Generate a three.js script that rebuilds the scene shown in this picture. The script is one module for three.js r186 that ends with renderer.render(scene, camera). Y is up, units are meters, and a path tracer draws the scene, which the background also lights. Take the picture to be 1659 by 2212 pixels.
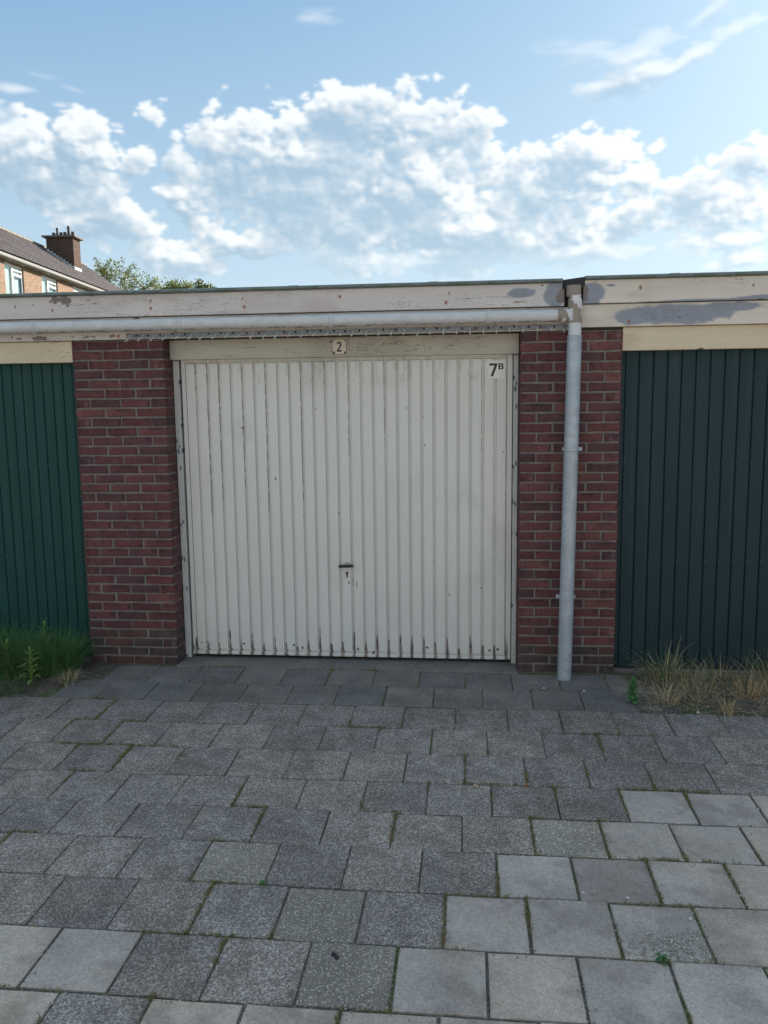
import * as THREE from 'three';
import { FontLoader } from 'three/addons/loaders/FontLoader.js';
import { TextGeometry } from 'three/addons/geometries/TextGeometry.js';
import { RoundedBoxGeometry } from 'three/addons/geometries/RoundedBoxGeometry.js';
import { mergeGeometries } from 'three/addons/utils/BufferGeometryUtils.js';

// ---------------------------------------------------------------- camera, sun, exposure
const scene = new THREE.Scene();
const camera = new THREE.PerspectiveCamera(64.1, 0.75, 0.05, 3000);
camera.position.set(0.0234, 1.8579, 5.3727);
camera.rotation.set(-0.13238, 0.10397, -0.01253, 'YXZ');
camera.updateMatrixWorld(true);
const renderer = new THREE.WebGLRenderer({ antialias: true });
renderer.toneMapping = THREE.LinearToneMapping;
const EXPOSURE = 2.8;
renderer.toneMappingExposure = EXPOSURE;
renderer.shadowMap.enabled = true;
const rad = (d) => d * Math.PI / 180;
const SUN_AZ = rad(42), SUN_EL = rad(27);            // to the right behind the garages
const sunDir = new THREE.Vector3(Math.sin(SUN_AZ) * Math.cos(SUN_EL), Math.sin(SUN_EL), -Math.cos(SUN_AZ) * Math.cos(SUN_EL));
const sun = new THREE.DirectionalLight(0xfff0dc, 4);
sun.position.copy(sunDir).multiplyScalar(120).add(new THREE.Vector3(-6, 0, -18));
sun.target.position.set(-6, 0, -18);
sun.castShadow = true;
sun.shadow.mapSize.set(4096, 4096);
Object.assign(sun.shadow.camera, { left: -45, right: 45, top: 45, bottom: -45, near: 1, far: 260 });
scene.add(sun, sun.target);

// ---------------------------------------------------------------- noise
function rng(seed) { let a = seed >>> 0; return () => { a = (a + 0x6D2B79F5) >>> 0; let t = Math.imul(a ^ (a >>> 15), 1 | a); t = (t + Math.imul(t ^ (t >>> 7), 61 | t)) ^ t; return ((t ^ (t >>> 14)) >>> 0) / 4294967296; }; }
const R = rng(20240607);
const rr = (a, b) => a + (b - a) * R();
function h2(x, y, s = 0) { let h = Math.imul(x, 374761393) ^ Math.imul(y, 668265263) ^ Math.imul(s + 11, 2246822519); h = Math.imul(h ^ (h >>> 13), 1274126177); h ^= h >>> 16; return (h >>> 0) / 4294967296; }
const wrapI = (i, n) => n ? ((i % n) + n) % n : i;
function vn(x, y, s = 0, px = 0, py = 0) {
  const xi = Math.floor(x), yi = Math.floor(y), fx = x - xi, fy = y - yi;
  const u = fx * fx * (3 - 2 * fx), v = fy * fy * (3 - 2 * fy);
  const a = h2(wrapI(xi, px), wrapI(yi, py), s), b = h2(wrapI(xi + 1, px), wrapI(yi, py), s), c = h2(wrapI(xi, px), wrapI(yi + 1, py), s), d = h2(wrapI(xi + 1, px), wrapI(yi + 1, py), s);
  return a + (b - a) * u + (c - a) * v + (a - b - c + d) * u * v;
}
function fbm(x, y, oct, s = 0, px = 0, py = 0) { let t = 0, a = 0.5, n = 0; for (let i = 0; i < oct; i++) { t += a * vn(x, y, s + i, px, py); n += a; x *= 2; y *= 2; px *= 2; py *= 2; a *= 0.5; } return t / n; }
function worley(x, y, s = 0, p = 0) {               // [nearest distance, id of the cell]
  const xi = Math.floor(x), yi = Math.floor(y); let m = 9, id = 0;
  for (let j = -1; j <= 1; j++) for (let i = -1; i <= 1; i++) {
    const cx = xi + i, cy = yi + j, wx = wrapI(cx, p), wy = wrapI(cy, p);
    const dx = cx + h2(wx, wy, s) - x, dy = cy + h2(wx, wy, s + 1) - y, d = dx * dx + dy * dy;
    if (d < m) { m = d; id = h2(wx, wy, s + 2); }
  }
  return [Math.sqrt(m), id];
}
const sstep = (a, b, x) => { const t = Math.min(1, Math.max(0, (x - a) / (b - a))); return t * t * (3 - 2 * t); };
const mix = (a, b, t) => a + (b - a) * t;
const mix3 = (a, b, t) => [mix(a[0], b[0], t), mix(a[1], b[1], t), mix(a[2], b[2], t)];
const toS = (c) => Math.max(0, Math.min(255, Math.round(255 * (c <= 0.0031308 ? c * 12.92 : 1.055 * Math.pow(c, 1 / 2.4) - 0.055))));

// ---------------------------------------------------------------- the sky: air and clouds by direction
const azel = (d) => [Math.atan2(d.x, -d.z) * 180 / Math.PI, Math.asin(d.y) * 180 / Math.PI];
function look(px, py) {                              // photo pixel (of 1659 x 2212) -> azimuth and elevation
  const t = Math.tan(rad(64.1 / 2)), d = new THREE.Vector3((px / 1659 * 2 - 1) * t * 0.75, (1 - py / 2212 * 2) * t, -1).applyEuler(camera.rotation).normalize();
  return azel(d);
}
function makeSky() {
  const W = 2048, H = 2048, data = new Float32Array(W * H * 4), N = H / 2;
  // cloud masses seen in the photograph: x, y, half width, half height (photo pixels), tilt in degrees, body 0..1, roughness
  const B = [
    [735, 250, 70, 62, 0, 1], [830, 300, 120, 85, 0, 1], [600, 290, 95, 62, 15, 1], [700, 370, 230, 130, 10, 1], [880, 390, 220, 135, 0, 1], [1000, 420, 200, 110, 0, 1],
    [530, 330, 100, 50, -20, .8], [460, 312, 34, 26, 30, .6], [385, 345, 34, 42, 0, .7], [300, 355, 55, 34, -10, .7], [1180, 400, 200, 90, -4, .9], [1330, 370, 160, 60, -6, .8], [1250, 350, 100, 48, 0, .9],
    [1480, 420, 190, 62, -10, .8], [1620, 350, 120, 60, -20, .9], [1400, 470, 260, 55, -4, .7], [1150, 500, 280, 60, 0, .7], [900, 500, 240, 70, 0, .7], [1560, 520, 160, 30, -6, .6], [1300, 545, 300, 24, 0, .5],
    [960, 560, 200, 28, 0, .5], [700, 555, 90, 26, 0, .5], [640, 470, 40, 14, 0, .4], [1200, 556, 130, 18, 0, .5], [1600, 560, 110, 24, -8, .6],
    [60, 350, 140, 72, 20, .8], [155, 320, 62, 68, 0, 1], [215, 400, 95, 70, 40, 1], [265, 470, 110, 62, 25, .9], [330, 530, 110, 44, 22, .8], [400, 560, 60, 24, 0, .7], [40, 300, 80, 40, 0, .6],
    [400, 440, 62, 46, 20, 1], [440, 490, 70, 42, 30, .9], [520, 525, 100, 30, 12, .8], [600, 540, 70, 20, 0, .6], [350, 410, 28, 20, 0, .7],
    [90, 165, 80, 14, 4, .35], [30, 190, 60, 18, 0, .35], [150, 190, 46, 10, 10, .35], [0, 250, 30, 22, 0, .4], [130, 228, 24, 9, 0, .3],
    [1370, 108, 130, 44, -8, .5], [1380, 160, 130, 36, -12, .52], [1480, 130, 130, 26, -20, .5], [1290, 105, 150, 50, 0, .32], [1540, 20, 90, 22, -24, .38], [1240, 140, 60, 26, 0, .25], [670, 32, 60, 20, 0, .12],
  ].map(([x, y, rx, ry, t, b]) => { const [a, e] = look(x, y), [a1] = look(x + rx, y), [, e1] = look(x, y - ry); return [a, e, Math.abs(a1 - a), Math.abs(e1 - e), Math.cos(rad(t)), Math.sin(rad(t)), b]; });
  const F = new Float32Array(W * N).fill(-1), S = new Float32Array(W * N);
  for (let j = 0; j < N; j++) {
    const el = (j + 0.5) / N * 90;
    for (let i = 0; i < W; i++) {
      let az = (i + 0.5) / W * 360 - 180 + 90; if (az > 180) az -= 360;      // u = .25 looks along -z
      // everywhere: drifting cumulus banks low down, thin scraps higher
      const inView = sstep(-40, -33, az) * (1 - sstep(22, 30, az)) * (1 - sstep(30, 36, el));
      const ce0 = Math.cos(rad(el)) / (Math.sin(rad(el)) + 0.22), qx = Math.sin(rad(az)) * ce0, qy = Math.cos(rad(az)) * ce0, low = fbm(qx * 1.7 + 20, qy * 1.7 + 20, 4, 70) - 0.415;
      let f = low * 3.2, body = 0.62 + 0.3 * sstep(30, 8, el);
      if (inView > 0) {
        let m = -1, wb = 0, ws = 1e-6;
        for (const b of B) {
          const dx0 = az - b[0], dy0 = el - b[1];
          if (Math.abs(dx0) > b[2] * 2.4 + b[3] * 2 || Math.abs(dy0) > b[3] * 3 + b[2] * 1.2) continue;
          const dx = (dx0 * b[4] - dy0 * b[5]) / b[2], dy = (dx0 * b[5] + dy0 * b[4]) / b[3], g = 1 - Math.sqrt(dx * dx + dy * dy);
          const w = Math.exp(5 * g); wb += w * b[6]; ws += w;
          m = m > -1 ? Math.log(Math.exp(6 * m) + Math.exp(6 * g)) / 6 : g;
        }
        const bodyV = m > -1 ? wb / ws : 0.4;
        f = mix(f, Math.min(m, 0.75), inView); body = mix(body, bodyV, inView);
      }
      if (f > -0.75) {
        const hi = el > 40, x = hi ? qx * 34 : az, y = hi ? qy * 34 : el * 1.15, fine = inView > 0, wx = fine ? x + 0.9 * (fbm(x / 1.6, y / 1.6, 4, 5) - 0.5) : x, wy = fine ? y + 0.9 * (fbm(x / 1.6, y / 1.6, 4, 9) - 0.5) : y;
        const dome = (a, b, sd) => { const d = worley(a, b, sd)[0]; return Math.sqrt(Math.max(0, 1 - d * d * 0.98)); };
        const puff = dome(wx / 1.9, wy / 1.7, 21) * 0.42 + dome(wx / 0.85, wy / 0.78, 31) * 0.34 + (fine ? dome(wx / 0.42, wy / 0.38, 41) : 0.82) * 0.24 - 0.815, wisp = fbm(x / 4, y / 1.3, 5, 55) - 0.5;
        const p = sstep(0.3, 0.75, body);
        f = f * mix(0.8, 1.0, p) + mix(wisp * 2.0, puff * 2.9 + wisp * 0.4 + (fbm(x / 4.2, y / 2.6, 4, 63) - 0.54) * 1.7, p);
      }
      F[j * W + i] = f; S[j * W + i] = body;
    }
  }
  const sunA = azel(sunDir);
  for (let j = 0; j < H; j++) for (let i = 0; i < W; i++) {
    const o = (j * W + i) * 4, el = ((j + 0.5) / H - 0.5) * 180;
    let az = (i + 0.5) / W * 360 - 90; if (az > 180) az -= 360;
    const e = rad(Math.max(el, 0)), ce = Math.cos(e), se = Math.sin(e), ca = Math.cos(rad(az)), sa = Math.sin(rad(az));
    const cosg = sa * ce * sunDir.x + se * sunDir.y - ca * ce * sunDir.z, gam = Math.acos(Math.max(-1, Math.min(1, cosg))) * 180 / Math.PI;
    const t = Math.pow(Math.min(1, Math.max(el, 0) / 27), 0.72);
    let c = mix3([0.70, 0.85, 0.90], [0.145, 0.34, 0.59], t);
    c = mix3(c, [0.17, 0.33, 0.56], sstep(30, 85, el));
    const glow = 0.85 * Math.exp(-gam / 15) + 0.40 * Math.exp(-gam / 30) + 3.0 * Math.exp(-gam / 5);
    c = [c[0] + glow * 0.95, c[1] + glow * 0.98, c[2] + glow * 0.9];
    if (el > 0) {
      const jj = Math.min(N - 1, j - N), k = jj * W + i, f = F[k], body = S[k];
      if (f > 0) {
        const p = sstep(0.3, 0.75, body);
        const alpha = mix(sstep(0, 0.9, f) * 0.9, sstep(0.0, 0.13, f), p) * mix(0.75, 0.96, p) * sstep(0.3, 3, el);
        // light reaching through the cloud from the sun's side
        let sh = 0; const sgn = Math.sign(((sunA[0] - az + 540) % 360) - 180), dx = sgn * 0.5, dy = el < 40 ? 0.87 : 0.2;
        const at = (dd) => F[Math.max(0, Math.min(N - 1, jj + Math.round(dy * dd * 11.4))) * W + (i + Math.round(dx * dd * 5.69) + W) % W];
        for (const dd of [0.18, 0.4, 0.7, 1.1, 1.6]) sh += Math.max(0, Math.min(1, at(dd)));
        const rel = (f - at(0.2)) * 0.7 + (f - at(0.5)) * 0.9, front = 0.5 - 0.5 * Math.cos(rad(gam));
        const patch = sstep(0.40, 0.62, fbm(az / 3.2 + 40, el / 1.9, 4, 88)) * 0.75 + 0.35 * sstep(60, 25, gam) + 0.5 * front * front;
        const big = f - at(1.0), lit = Math.max(0, Math.min(1, 0.05 + 0.72 * Math.exp(-sh * 0.5) + rel * 0.5 * (0.35 + patch) + 0.20 * big + 0.34 * patch * patch));
        const bright = [0.94 + 0.16 * front, 0.965 + 0.14 * front, 0.96 + 0.13 * front], dark = mix3([0.34, 0.47, 0.59], [0.52, 0.65, 0.73], sstep(12, 2, el));
        let cc = mix3(dark, bright, Math.min(1, lit * 1.15));
        cc = cc.map((v) => v * (1 + 0.25 * glow)); cc = mix3(cc, c, 0.12 + 0.45 * sstep(11, 2, el));
        c = mix3(c, cc, alpha * mix(0.66, 1, Math.min(1, lit * 1.6)));
      }
    } else c = mix3(c, [0.40, 0.46, 0.48], sstep(0, -4, el));
    data[o] = c[0] * 1.08 / EXPOSURE; data[o + 1] = c[1] * 1.08 / EXPOSURE; data[o + 2] = c[2] * 1.08 / EXPOSURE; data[o + 3] = 1;
  }
  const t = new THREE.DataTexture(data, W, H, THREE.RGBAFormat, THREE.FloatType);
  t.mapping = THREE.EquirectangularReflectionMapping; t.magFilter = t.minFilter = THREE.LinearFilter; t.needsUpdate = true;
  return t;
}
const skyTexture = makeSky();
scene.background = skyTexture; scene.environment = skyTexture;

// ---------------------------------------------------------------- helpers
const taken = {};
const numbered = (n) => { const k = taken[n] = (taken[n] ?? -1) + 1; return k ? `${n}_${String(k).padStart(3, '0')}` : n; };
function shade(o) { o.castShadow = true; o.receiveShadow = true; return o; }
function mesh(name, geo, mat, parent) { const m = shade(new THREE.Mesh(geo, mat)); m.name = name; parent?.add(m); return m; }
function tag(o, label, category, group, kind) { Object.assign(o.userData, { label, category }); if (group) o.userData.group = group; if (kind) o.userData.kind = kind; return o; }
function thing(name, label, category, pos = [0, 0, 0], turn = 0, group) { const g = new THREE.Group(); g.name = numbered(name); g.position.set(...pos); g.rotation.y = turn; scene.add(g); return tag(g, label, category, group); }
function top(name, geo, mat, label, category, group, kind) { const m = mesh(numbered(name), geo, mat, scene); return tag(m, label, category, group, kind); }
function box(x0, x1, y0, y1, z0, z1) { const g = new THREE.BoxGeometry(x1 - x0, y1 - y0, z1 - z0); g.translate((x0 + x1) / 2, (y0 + y1) / 2, (z0 + z1) / 2); return g; }
function rbox(x0, x1, y0, y1, z0, z1, r = 0.003) { const g = new RoundedBoxGeometry(x1 - x0, y1 - y0, z1 - z0, 2, r); g.translate((x0 + x1) / 2, (y0 + y1) / 2, (z0 + z1) / 2); return g; }
function planarUV(g, sx, sy, ox = 0, oy = 0, ax = 0, ay = 1) { const p = g.attributes.position, u = new Float32Array(p.count * 2); for (let i = 0; i < p.count; i++) { u[2 * i] = (p.getComponent(i, ax) - ox) / sx; u[2 * i + 1] = (p.getComponent(i, ay) - oy) / sy; } g.setAttribute('uv', new THREE.BufferAttribute(u, 2)); return g; }
function boxUV(g, s = 1, ox = 0, oy = 0) { // uv in metres, by the way each face points
  if (g.index) g = g.toNonIndexed(); g.computeVertexNormals(); const p = g.attributes.position, n = g.attributes.normal, u = new Float32Array(p.count * 2);
  for (let i = 0; i < p.count; i++) { const ax = Math.abs(n.getX(i)), ay = Math.abs(n.getY(i)), az = Math.abs(n.getZ(i)); let a, b; if (ay >= ax && ay >= az) { a = p.getX(i); b = p.getZ(i); } else if (ax > az) { a = p.getZ(i); b = p.getY(i); } else { a = p.getX(i); b = p.getY(i); } u[2 * i] = a / s + ox; u[2 * i + 1] = b / s + oy; }
  g.setAttribute('uv', new THREE.BufferAttribute(u, 2)); return g;
}
const cyl = (r, h, n = 24, r2 = r) => new THREE.CylinderGeometry(r2, r, h, n);
function rod(a, b, r, n = 8, r2 = r) { const A = new THREE.Vector3(...a), D = new THREE.Vector3(...b).sub(A), g = new THREE.CylinderGeometry(r2, r, D.length(), n); g.translate(0, D.length() / 2, 0); g.applyQuaternion(new THREE.Quaternion().setFromUnitVectors(new THREE.Vector3(0, 1, 0), D.clone().normalize())); g.translate(...a); return g; }
// textures: fn(u, v) -> [r, g, b, height], linear base colour
function tex(w, h, fn, { bump = true, repeat = true } = {}) {
  const c = new Uint8Array(w * h * 4), b = bump ? new Uint8Array(w * h * 4) : null;
  for (let y = 0; y < h; y++) for (let x = 0; x < w; x++) {
    const v = fn((x + 0.5) / w, (y + 0.5) / h), o = (y * w + x) * 4;
    c[o] = toS(v[0]); c[o + 1] = toS(v[1]); c[o + 2] = toS(v[2]); c[o + 3] = 255;
    if (b) { const q = Math.max(0, Math.min(255, Math.round((v[3] ?? 0.5) * 255))); b[o] = b[o + 1] = b[o + 2] = q; b[o + 3] = 255; }
  }
  const mk = (d, cs) => { const t = new THREE.DataTexture(d, w, h); t.colorSpace = cs; t.magFilter = THREE.LinearFilter; t.minFilter = THREE.LinearMipmapLinearFilter; t.generateMipmaps = true; if (repeat) t.wrapS = t.wrapT = THREE.RepeatWrapping; t.needsUpdate = true; return t; };
  return { map: mk(c, THREE.SRGBColorSpace), bumpMap: b ? mk(b, THREE.NoColorSpace) : null };
}
const L = (r, g, b) => new THREE.Color().setRGB(r, g, b);
const mat = (o) => new THREE.MeshStandardMaterial({ roughness: 0.8, ...o });
const textured = (t, o = {}) => mat({ map: t.map, ...(t.bumpMap ? { bumpMap: t.bumpMap } : {}), ...o });

// ---------------------------------------------------------------- ground: a sheet to the horizon, the bed and its paving tiles
const RAMP = 0.058, KINK = 1.75;
const gy = (z) => z < KINK ? RAMP * (KINK - Math.max(z, -0.2)) / KINK : 0;
{
  const t = tex(256, 256, (u, v) => { const n = fbm(u * 8, v * 8, 5, 3, 8, 8), g = fbm(u * 40, v * 40, 2, 8, 40, 40); return [mix(0.07, 0.16, n) * mix(.8, 1.2, g), mix(0.09, 0.155, n) * mix(.8, 1.2, g), mix(0.045, 0.10, n), g]; });
  const g = new THREE.PlaneGeometry(1600, 1600); g.rotateX(-Math.PI / 2); boxUV(g, 1); const gg = boxUV(g, 2.5);
  const m = mesh('ground', gg, textured(t, { bumpScale: 0.02, roughness: 1 }), scene); m.position.y = -0.12; m.userData.kind = 'structure';
}
// tile faces, 0.6 m to the texture
const speckle = (s, lo, mid, hi, wLo, wHi, tint) => tex(1024, 1024, (u, v) => {
  const [d, id] = worley(u * 92, v * 92, s, 92), [d2, id2] = worley(u * 190 + .3, v * 190, s + 7, 190), n = fbm(u * 6, v * 6, 5, s + 3, 6, 6), f = h2(Math.floor(u * 1024), Math.floor(v * 1024), s);
  let c = id < wLo ? lo : id > 1 - wHi ? hi : mid; c = mix(c, id2 < .35 ? lo : id2 > .8 ? hi : mid, 0.38);
  if (id2 > 0.992) c = 0.62;
  c *= mix(0.68, 1.30, n) * mix(0.86, 1.14, f);
  return [c * tint[0], c * tint[1], c * tint[2], 0.5 * id + 0.3 * (1 - d) + 0.2 * f];
});
const TX = {
  dark: speckle(3, 0.12, 0.235, 0.45, 0.33, 0.22, [1.10, 1.0, 0.92]),
  worn: tex(1024, 1024, (u, v) => {
    const id = worley(u * 150, v * 150, 91, 150)[1], n = fbm(u * 5, v * 5, 6, 95, 5, 5), f = h2(Math.floor(u * 1024), Math.floor(v * 1024), 4), sand = sstep(0.56, 0.68, fbm(u * 3 + 9, v * 3, 6, 99, 3, 3));
    let c = mix(0.12, 0.21, n) * mix(0.62, 1.38, id) * mix(0.85, 1.15, f); if (id > 0.985) c = 0.42;
    return [mix(c * 1.03, 0.24, sand * .4), mix(c, 0.215, sand * .4), mix(c * .97, 0.185, sand * .4), 0.5 * id + .3 * f];
  }),
  light: tex(1024, 1024, (u, v) => {
    const [d, id] = worley(u * 70, v * 70, 13, 70), n = fbm(u * 5, v * 5, 6, 17, 5, 5), f = h2(Math.floor(u * 1024), Math.floor(v * 1024), 2), fine = vn(u * 330, v * 330, 6, 330, 330);
    let c = mix(0.335, 0.455, n) * mix(0.80, 1.20, f) * mix(0.78, 1.22, fine), h = 0.6 + 0.2 * fine;
    if (id > 0.985 && d < 0.12 + 0.26 * h2(Math.floor(id * 1e6), 3, 1)) { c = 0.52; h = .7; } else if (id < 0.04 && d < 0.25) { c *= 0.55; h = 0.1; } const stn = sstep(.55, .72, fbm(u * 4 + 3, v * 4, 5, 19, 4, 4)); c *= mix(1, .80, stn) * mix(.86, 1.12, vn(u * 75, v * 75, 18, 75, 75)) * mix(.92, 1.06, fbm(u * 16, v * 16, 3, 14, 16, 16));
    return [c * 1.10, c * 0.99, c * 0.89, h];
  }),
  pebble: tex(1024, 1024, (u, v) => {
    const [d, id] = worley(u * 86, v * 86, 23, 86), [d2, id2] = worley(u * 170, v * 170, 29, 170), n = fbm(u * 5, v * 5, 5, 27, 5, 5), f = h2(Math.floor(u * 1024), Math.floor(v * 1024), 8);
    let c = mix(0.20, 0.34, n) * mix(0.8, 1.2, f), h = 0.25;
    const on = sstep(0.42, 0.36, d) * (id > 0.42 ? 1 : 0); let pc = id > 0.86 ? 0.68 : id > 0.7 ? 0.36 : 0.17;
    if (!on && id2 > 0.75 && d2 < .4) c = id2 > .9 ? 0.52 : 0.12;
    c = mix(c, pc, on); h = mix(h, 0.9 - d, on);
    return [c * 1.10, c, c * 0.86, h];
  }),
};
const bedTex = tex(512, 512, (u, v) => { const n = fbm(u * 12, v * 12, 5, 33, 12, 12), f = h2(Math.floor(u * 512), Math.floor(v * 512), 5), m = sstep(.52, .66, fbm(u * 4, v * 4, 5, 39, 4, 4)); const gv = worley(u * 130, v * 130, 36, 130)[1]; const c = mix(0.07, 0.17, n) * mix(.7, 1.3, f) * (gv > .9 ? 2.2 : mix(.7, 1.1, gv)); return [mix(c * 1.05, c * .75, m), mix(c * .95, c * .95, m), mix(c * .8, c * .4, m), f * .6 + n * .4]; });
const bedMat = textured(bedTex, { bumpScale: 0.006, roughness: 1 });
const tileMats = {};
for (const [k, tones] of Object.entries({ dark: [[1, 1, 1], [0.87, 0.87, 0.88], [1.08, 1.06, 1.03]], worn: [[1, 1, 1], [0.93, 0.93, 0.94], [1.07, 1.05, 1.02]], light: [[1, 1, 1], [0.92, 0.92, 0.92], [1.03, 1.0, 0.95], [0.74, 0.71, 0.73]], pebble: [[1, 1, 1], [0.86, 0.86, 0.88]] }))
  tileMats[k] = tones.map((c) => textured(TX[k], { color: L(...c), bumpScale: k === 'light' ? 0.0012 : 0.003, roughness: 0.95, vertexColors: true }));
function slab(w, d, h, c, seed, chips = true) {      // tile with a chamfered, worn upper edge; top at y = 0
  const q = rng(seed), j = (a) => (q() - .5) * a, P = [], I = [], n = 4, id = (r, k) => r * (n + 1) + k;
  for (let r = 0; r <= n; r++) for (let k = 0; k <= n; k++) P.push((k / n - .5) * (w - 2 * c), j(.0008), (r / n - .5) * (d - 2 * c));
  for (let r = 0; r < n; r++) for (let k = 0; k < n; k++) I.push(id(r, k), id(r + 1, k), id(r + 1, k + 1), id(r, k), id(r + 1, k + 1), id(r, k + 1));
  const ring = []; for (let k = 0; k < n; k++) ring.push(id(0, k)); for (let r = 0; r < n; r++) ring.push(id(r, n)); for (let k = n; k > 0; k--) ring.push(id(n, k)); for (let r = n; r > 0; r--) ring.push(id(r, 0));
  const m = ring.length, b = P.length / 3;
  ring.forEach((v, t) => { const corner = t % n === 0; let ch = chips ? Math.pow(q(), corner ? 3 : 7) * (corner ? .016 : .007) : 0; const x = P[3 * v], z = P[3 * v + 2], l = Math.hypot(x, z); P[3 * v] -= x / l * ch + j(.002); P[3 * v + 2] -= z / l * ch + j(.002); });
  for (const [y, s] of [[-c * .9, 0], [-h, 0]]) ring.forEach((v, t) => { const r = t < n ? [t / n - .5, -.5] : t < 2 * n ? [.5, (t - n) / n - .5] : t < 3 * n ? [.5 - (t - 2 * n) / n, .5] : [-.5, .5 - (t - 3 * n) / n]; P.push(r[0] * w + j(.0015), y, r[1] * d + j(.0015)); });
  for (let t = 0; t < m; t++) { const u = (t + 1) % m; I.push(ring[t], ring[u], b + u, ring[t], b + u, b + t, b + t, b + u, b + m + u, b + t, b + m + u, b + m + t); }
  const g = new THREE.BufferGeometry(); g.setAttribute('position', new THREE.Float32BufferAttribute(P, 3)); g.setIndex(I); return g;
}
// dirt lying over the paving in patches, carried by the tiles under it
function soiled(g, M) {
  const p = g.attributes.position, col = new Float32Array(p.count * 3), v = new THREE.Vector3();
  for (let i = 0; i < p.count; i++) { v.fromBufferAttribute(p, i).applyMatrix4(M); const a = sstep(.50, .64, fbm(v.x * 2.3 + 31, v.z * 2.9, 4, 231)), b = sstep(.52, .66, fbm(v.x * 5 + 3, v.z * 5, 3, 235)), e = fbm(v.x * 12, v.z * 12, 2, 239), k = (1 - .10 * a) * (1 - .07 * b) * mix(.95, 1.05, e); col[3 * i] = k * mix(1, 1.03, b); col[3 * i + 1] = k; col[3 * i + 2] = k * mix(1, .95, b); }
  g.setAttribute('color', new THREE.BufferAttribute(col, 3)); return g;
}
const jointSpots = [];
let pavement;
{
  const Z = [0.038, 0.332, 0.641, 0.947, 1.260, 1.568, 1.860, 2.165, 2.466, 2.782, 3.092]; while (Z.length < 34) Z.push(Z[Z.length - 1] + 0.3055);
  const anchor = [-0.299, 0.110, -0.354, -0.177, -0.598, -0.471, -0.306, -0.165, -0.062, 0.085, 0.236];
  const P = 0.3025;
  // the bed: one sheet that follows the ramp, 7 mm under the tiles
  const rows = [-0.02, 0.35, 0.7, 1.05, 1.4, KINK, 2.2, 3, 4.5, 7, 10.4], g = new THREE.PlaneGeometry(16, 1, 40, rows.length - 1); const p = g.attributes.position;
  for (let i = 0; i < p.count; i++) { const r = Math.floor(i / 41), z = rows[r]; p.setXYZ(i, p.getX(i) - 1, gy(z) - 0.008, z); }
  const gu = boxUV(g, 0.8); pavement = mesh('pavement', gu, bedMat, scene); pavement.userData.kind = 'structure';
  const geos = {}, geo = (row, v, wide) => geos[`${row}|${v}|${wide}`] ??= (() => { const g0 = slab(P - (wide ? 0.0115 : 0.006), (Z[row + 1] - Z[row]) - (wide ? 0.0105 : 0.006), 0.05, 0.0035, 100 + row * 7 + v); return boxUV(g0, 0.6, v * 0.371 + row * 0.13, v * 0.617 + row * 0.29); })();
  const spec = { 5: [[0.737, 9, 'light']], 6: [[0.298, 0.60, 'pebble', 0], [0.60, 9, 'light']], 7: [[-1.08, -0.78, 'pebble', 0], [0.137, 0.44, 'light', 0], [0.44, 0.74, 'light', 3], [0.74, 9, 'light']], 8: [[-0.67, -0.37, 'pebble', 1], [-0.062, 9, 'light']], 9: [[-9, -1.43, 'light', 2], [-1.43, -1.12, 'light', 1], [-0.522, -0.219, 'pebble', 1], [-0.217, 9, 'light']], 10: [[-9, -1.28, 'light', 2], [-1.28, -0.98, 'dark', 0], [-0.98, 9, 'light', 2]] };
  const far = [];
  for (let r = 0; r < Z.length - 1; r++) {
    const zc = (Z[r] + Z[r + 1]) / 2, a = anchor[r] ?? anchor[9 + (r % 2)] + rr(-.02, .02), wideRow = r >= 5;
    for (let k = -22; k <= 20; k++) {
      const x0 = a + k * P, xc = x0 + P / 2;
      if (xc < -6 || xc > 5) continue;
      // the planted strips before the green doors have no tiles
      if (r === 0 && (xc < -2.42 || xc > 1.12)) continue; if (r === 1 && (xc < -2.62 || xc > 1.02)) continue; if (r === 2 && (xc < -4.9 || (xc > 1.25 && xc < 1.6))) { if (xc < -4.9) continue; }
      let type = r <= 1 ? 'worn' : r === 2 ? 'dark' : r > 10 ? (R() < .75 ? 'light' : 'dark') : 'dark', tone = r === 2 ? 1 : r === 3 && R() < .6 ? 1 : null;
      for (const [s0, s1, ty, to] of spec[r] ?? []) if (xc > s0 && xc < s1) { type = ty; tone = to ?? null; }
      const wide = type === 'light' || type === 'pebble';
      const m = tileMats[type], mt = m[tone ?? Math.floor(R() * Math.min(3, m.length))], inView = r <= 10 && xc > -3.5 + r * .12 && xc < 2.35 - r * .07;
      const yc = (gy(Z[r]) + gy(Z[r + 1])) / 2, tilt = Math.atan2(gy(Z[r]) - gy(Z[r + 1]), Z[r + 1] - Z[r]);
      const M = new THREE.Object3D(); M.position.set(xc + rr(-.0015, .0015), yc + rr(-.003, .003), zc + rr(-.002, .002)); M.rotation.set(tilt + rr(-.008, .008), rr(-.006, .006), rr(-.008, .008)); M.updateMatrix();
      if (inView) { const t = mesh('paving_tile', soiled(geo(r, Math.floor(R() * 4), wide).clone(), M.matrix), mt, pavement); t.applyMatrix4(M.matrix); jointSpots.push([xc, zc, r, wide]); }
      else { const gk = soiled(geo(r, 0, wide).clone(), M.matrix).applyMatrix4(M.matrix); far.push([type, gk]); }
    }
  }
  for (const ty of ['dark', 'light', 'worn']) { const gs = far.filter((f) => f[0] === ty || (ty === 'dark' && f[0] === 'pebble')).map((f) => f[1]); if (gs.length) { const m = mesh('paving_tiles_beyond', mergeGeometries(gs), tileMats[ty][0], pavement); m.userData.kind = 'stuff'; } }
}

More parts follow.
